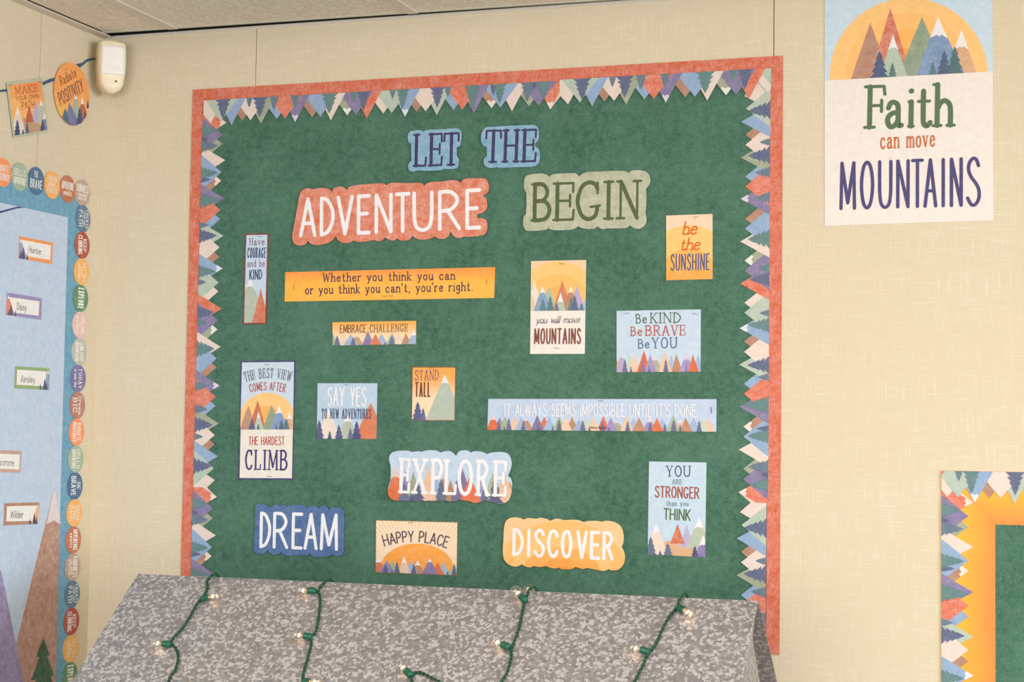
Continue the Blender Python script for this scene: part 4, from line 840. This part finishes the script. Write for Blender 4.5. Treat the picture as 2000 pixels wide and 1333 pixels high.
# ------------------------------------------------------------------ string lights draped over the roof
FN = Vector((0, -math.sin(SL_F), math.cos(SL_F)))                           # out of the front slope
R0 = Vector((0, RY, RZ))
def onroof(pxl, pyl, lift):
    d = ray(pxl, pyl); t = (R0+FN*lift-CAM).dot(FN)/d.dot(FN); return CAM+d*t
GREENP = plain('green_plastic', '#195c46', .35); WIREM = plain('green_wire', '#1d4a31', .45); BRASS = plain('brass_collar', '#c8a67a', .3, .7); GLASS, GLOW = glass_mat(), glow_mat()
def tube(name, path, rad, m, parent, sides=6, closed=False):
    v, f = [], []; n = len(path); up = Vector((0, 0, 1)); prev = None
    for i, p in enumerate(path):
        d = (path[min(n-1, i+1)]-path[max(0, i-1)]).normalized()
        a = prev if prev else d.orthogonal().normalized()
        a = (a-d*a.dot(d)).normalized(); prev = a; b = d.cross(a); r = rad(i/(n-1)) if callable(rad) else rad
        v += [tuple(p+(a*math.cos(2*math.pi*k/sides)+b*math.sin(2*math.pi*k/sides))*r) for k in range(sides)]
    for i in range(n-1): f += [(i*sides+k, i*sides+(k+1) % sides, (i+1)*sides+(k+1) % sides, (i+1)*sides+k) for k in range(sides)]
    f += [tuple(range(sides-1, -1, -1)), tuple(range((n-1)*sides, n*sides))]
    return mesh_obj(name, v, f, [m], None, parent, True)
def smooth3(p, sub=8):
    out = []
    for i in range(len(p)-1):
        a, b, c, d = p[max(0, i-1)], p[i], p[i+1], p[min(len(p)-1, i+2)]
        for j in range(sub):
            t = j/sub; out.append(.5*(2*b+(c-a)*t+(2*a-5*b+4*c-d)*t*t+(3*b-a-3*c+d)*t**3))
    return out+[p[-1]]
def twisted(path, parent, turns_per_m=52):
    p = smooth3(path, 14); L = 0; acc = [0]
    for i in range(1, len(p)): L += (p[i]-p[i-1]).length; acc.append(L)
    for ph in (0, math.pi):
        q = []
        for i, c in enumerate(p):
            d = (p[min(len(p)-1, i+1)]-p[max(0, i-1)]).normalized(); a = (FN-d*FN.dot(d)).normalized(); b = d.cross(a); w_ = acc[i]*turns_per_m*2*math.pi+ph
            q.append(c+(a*math.cos(w_)+b*math.sin(w_))*.0017)
        yield [x-parent.location for x in q]
def revolve(name, prof, base, axis, m, parent, seg=24):
    a = axis.orthogonal().normalized(); b = axis.cross(a); v, f = [], []
    for h, r in prof: v += [tuple(base+axis*h+(a*math.cos(2*math.pi*k/seg)+b*math.sin(2*math.pi*k/seg))*r-parent_loc(parent)) for k in range(seg)]
    for i in range(len(prof)-1): f += [(i*seg+k, i*seg+(k+1) % seg, (i+1)*seg+(k+1) % seg, (i+1)*seg+k) for k in range(seg)]
    f += [tuple(range(seg-1, -1, -1)), tuple(range((len(prof)-1)*seg, len(prof)*seg))]
    return mesh_obj(name, v, f, [m], None, parent, True)
def parent_loc(p):
    l = Vector((0, 0, 0))
    while p: l += p.location; p = p.parent
    return l
def lamp(root, sock, bulb, lift=.0125):
    S, B = (sock, bulb) if isinstance(sock, Vector) else (onroof(*sock, .0095), onroof(*bulb, lift+.0008)); ax = (B-S).normalized(); R = .0118
    base = B-ax*(R+.0165)
    so = revolve('socket', [(-.003, .004), (0, .0062), (.0015, .0068)]+[(.0025+.0012*k, .0068-(.0006 if k % 2 else 0)) for k in range(9)]+[(.0142, .0064), (.0145, .0056)], base, ax, GREENP, root)
    revolve('collar', [(.0145, .0050), (.0170, .0048), (.0172, .003)], base, ax, BRASS, root)
    prof = []
    for t in range(13):
        a = -math.pi/2+.42+(math.pi-.42)*t/12; prof.append((R+.0165+R*math.sin(a), max(.0003, R*math.cos(a))))
    bu = revolve('bulb', [(.0162, .0045)]+prof, base, ax, GLASS, root)
    a = ax.orthogonal().normalized(); b = ax.cross(a); c0 = base+ax*(.0165+.4*R)-parent_loc(root)
    st = revolve('glass_stem', [(.0165, .0022), (.0205, .0016), (.0235, .0008)], base, ax, plain('stem_glass', '#d8cfc6', .2), bu)
    fil = smooth3([c0+a*.0042+ax*.001, c0+a*.0022+ax*.0042, c0+b*.0010+ax*.0022, c0-a*.0020+ax*.0046, c0-a*.0042+ax*.0012], 5)
    tube('filament', fil, .00095, GLOW, bu, 6)
    l = bpy.data.lights.new('bulb_light', 'POINT'); l.energy = .004; l.color = (1, .62, .34); l.shadow_soft_size = .003
    lo = bpy.data.objects.new('bulb_light', l); lo.location = c0+ax*.003; col.objects.link(lo); lo.parent = bu
D3 = lambda x, y: (140+x/3.846, 1100+y/3.846)
D4 = lambda x, y: (540+x/3.846, 1100+y/3.846)
D5 = lambda x, y: (920+x/3.226, 1100+y/3.226)
def strand(label, K, wire, lamps, over=True, behind=None):
    p = [onroof(*K(*q), .0042) for q in wire]
    root = empty('light_string', tuple(p[0])); tag(root, label, 'string lights', 'globe light strings on the tin roof')
    if over:
        x = p[0].x+.006; p = [Vector((x+.012, RY+.075, RZ-.075*math.tan(SL_B)+.005)), Vector((x+.007, RY+.02, RZ-.012)), Vector((x+.002, RY+.002, RZ+.0045))]+p
    for q in twisted(p, root): tube('wire', q, .00155, WIREM, root, 6)
    for sck, blb in lamps: lamp(root, K(*sck), K(*blb))
    return root
strand('green wired globe light string on the tin roof, starting below the red board corner', D3, [(1022, 130), (1018, 200), (985, 262), (935, 320), (880, 420), (825, 500), (765, 565), (748, 605), (785, 645), (800, 720), (775, 810), (738, 860), (722, 930), (715, 1000)], [((1000, 266), (1075, 248)), ((712, 610), (628, 605)), ((762, 925), (840, 918))])
strand('green wired globe light string on the tin roof, below the dream sign', D3, [(1882, 165), (1852, 215), (1865, 260), (1862, 350), (1848, 450), (1832, 520), (1800, 560), (1796, 620), (1772, 720), (1748, 800), (1735, 870), (1728, 960)], [((1810, 210), (1722, 207)), ((1770, 551), (1690, 542)), ((1755, 893), (1835, 897))])
strand('short green wired globe light string at the bottom middle of the tin roof', D4, [(1010, 960), (1016, 890), (1018, 850), (1060, 822), (1110, 835), (1160, 862), (1215, 890), (1280, 940)], [((998, 834), (938, 776))], over=False)
r5 = strand('green wired globe light string on the tin roof, below the discover sign', D4, [(1898, 205), (1880, 255), (1860, 305), (1845, 380), (1820, 490), (1790, 580), (1766, 640), (1762, 700), (1755, 740), (1730, 830), (1690, 896), (1650, 980)], [((1852, 266), (1800, 216)), ((1730, 628), (1642, 592))])
strand('green wired globe light string on the tin roof, nearest the open gable end', D5, [(1312, 235), (1305, 270), (1285, 298), (1245, 345), (1200, 430), (1170, 500), (1130, 560), (1105, 590), (1085, 640), (1050, 710), (1015, 775)], [((1318, 288), (1374, 316)), ((1092, 554), (1022, 534))])
q = on(1033, 1153.5, 1, RY+.028); lamp(r5, q+Vector((.004, .006, -.030)), q)
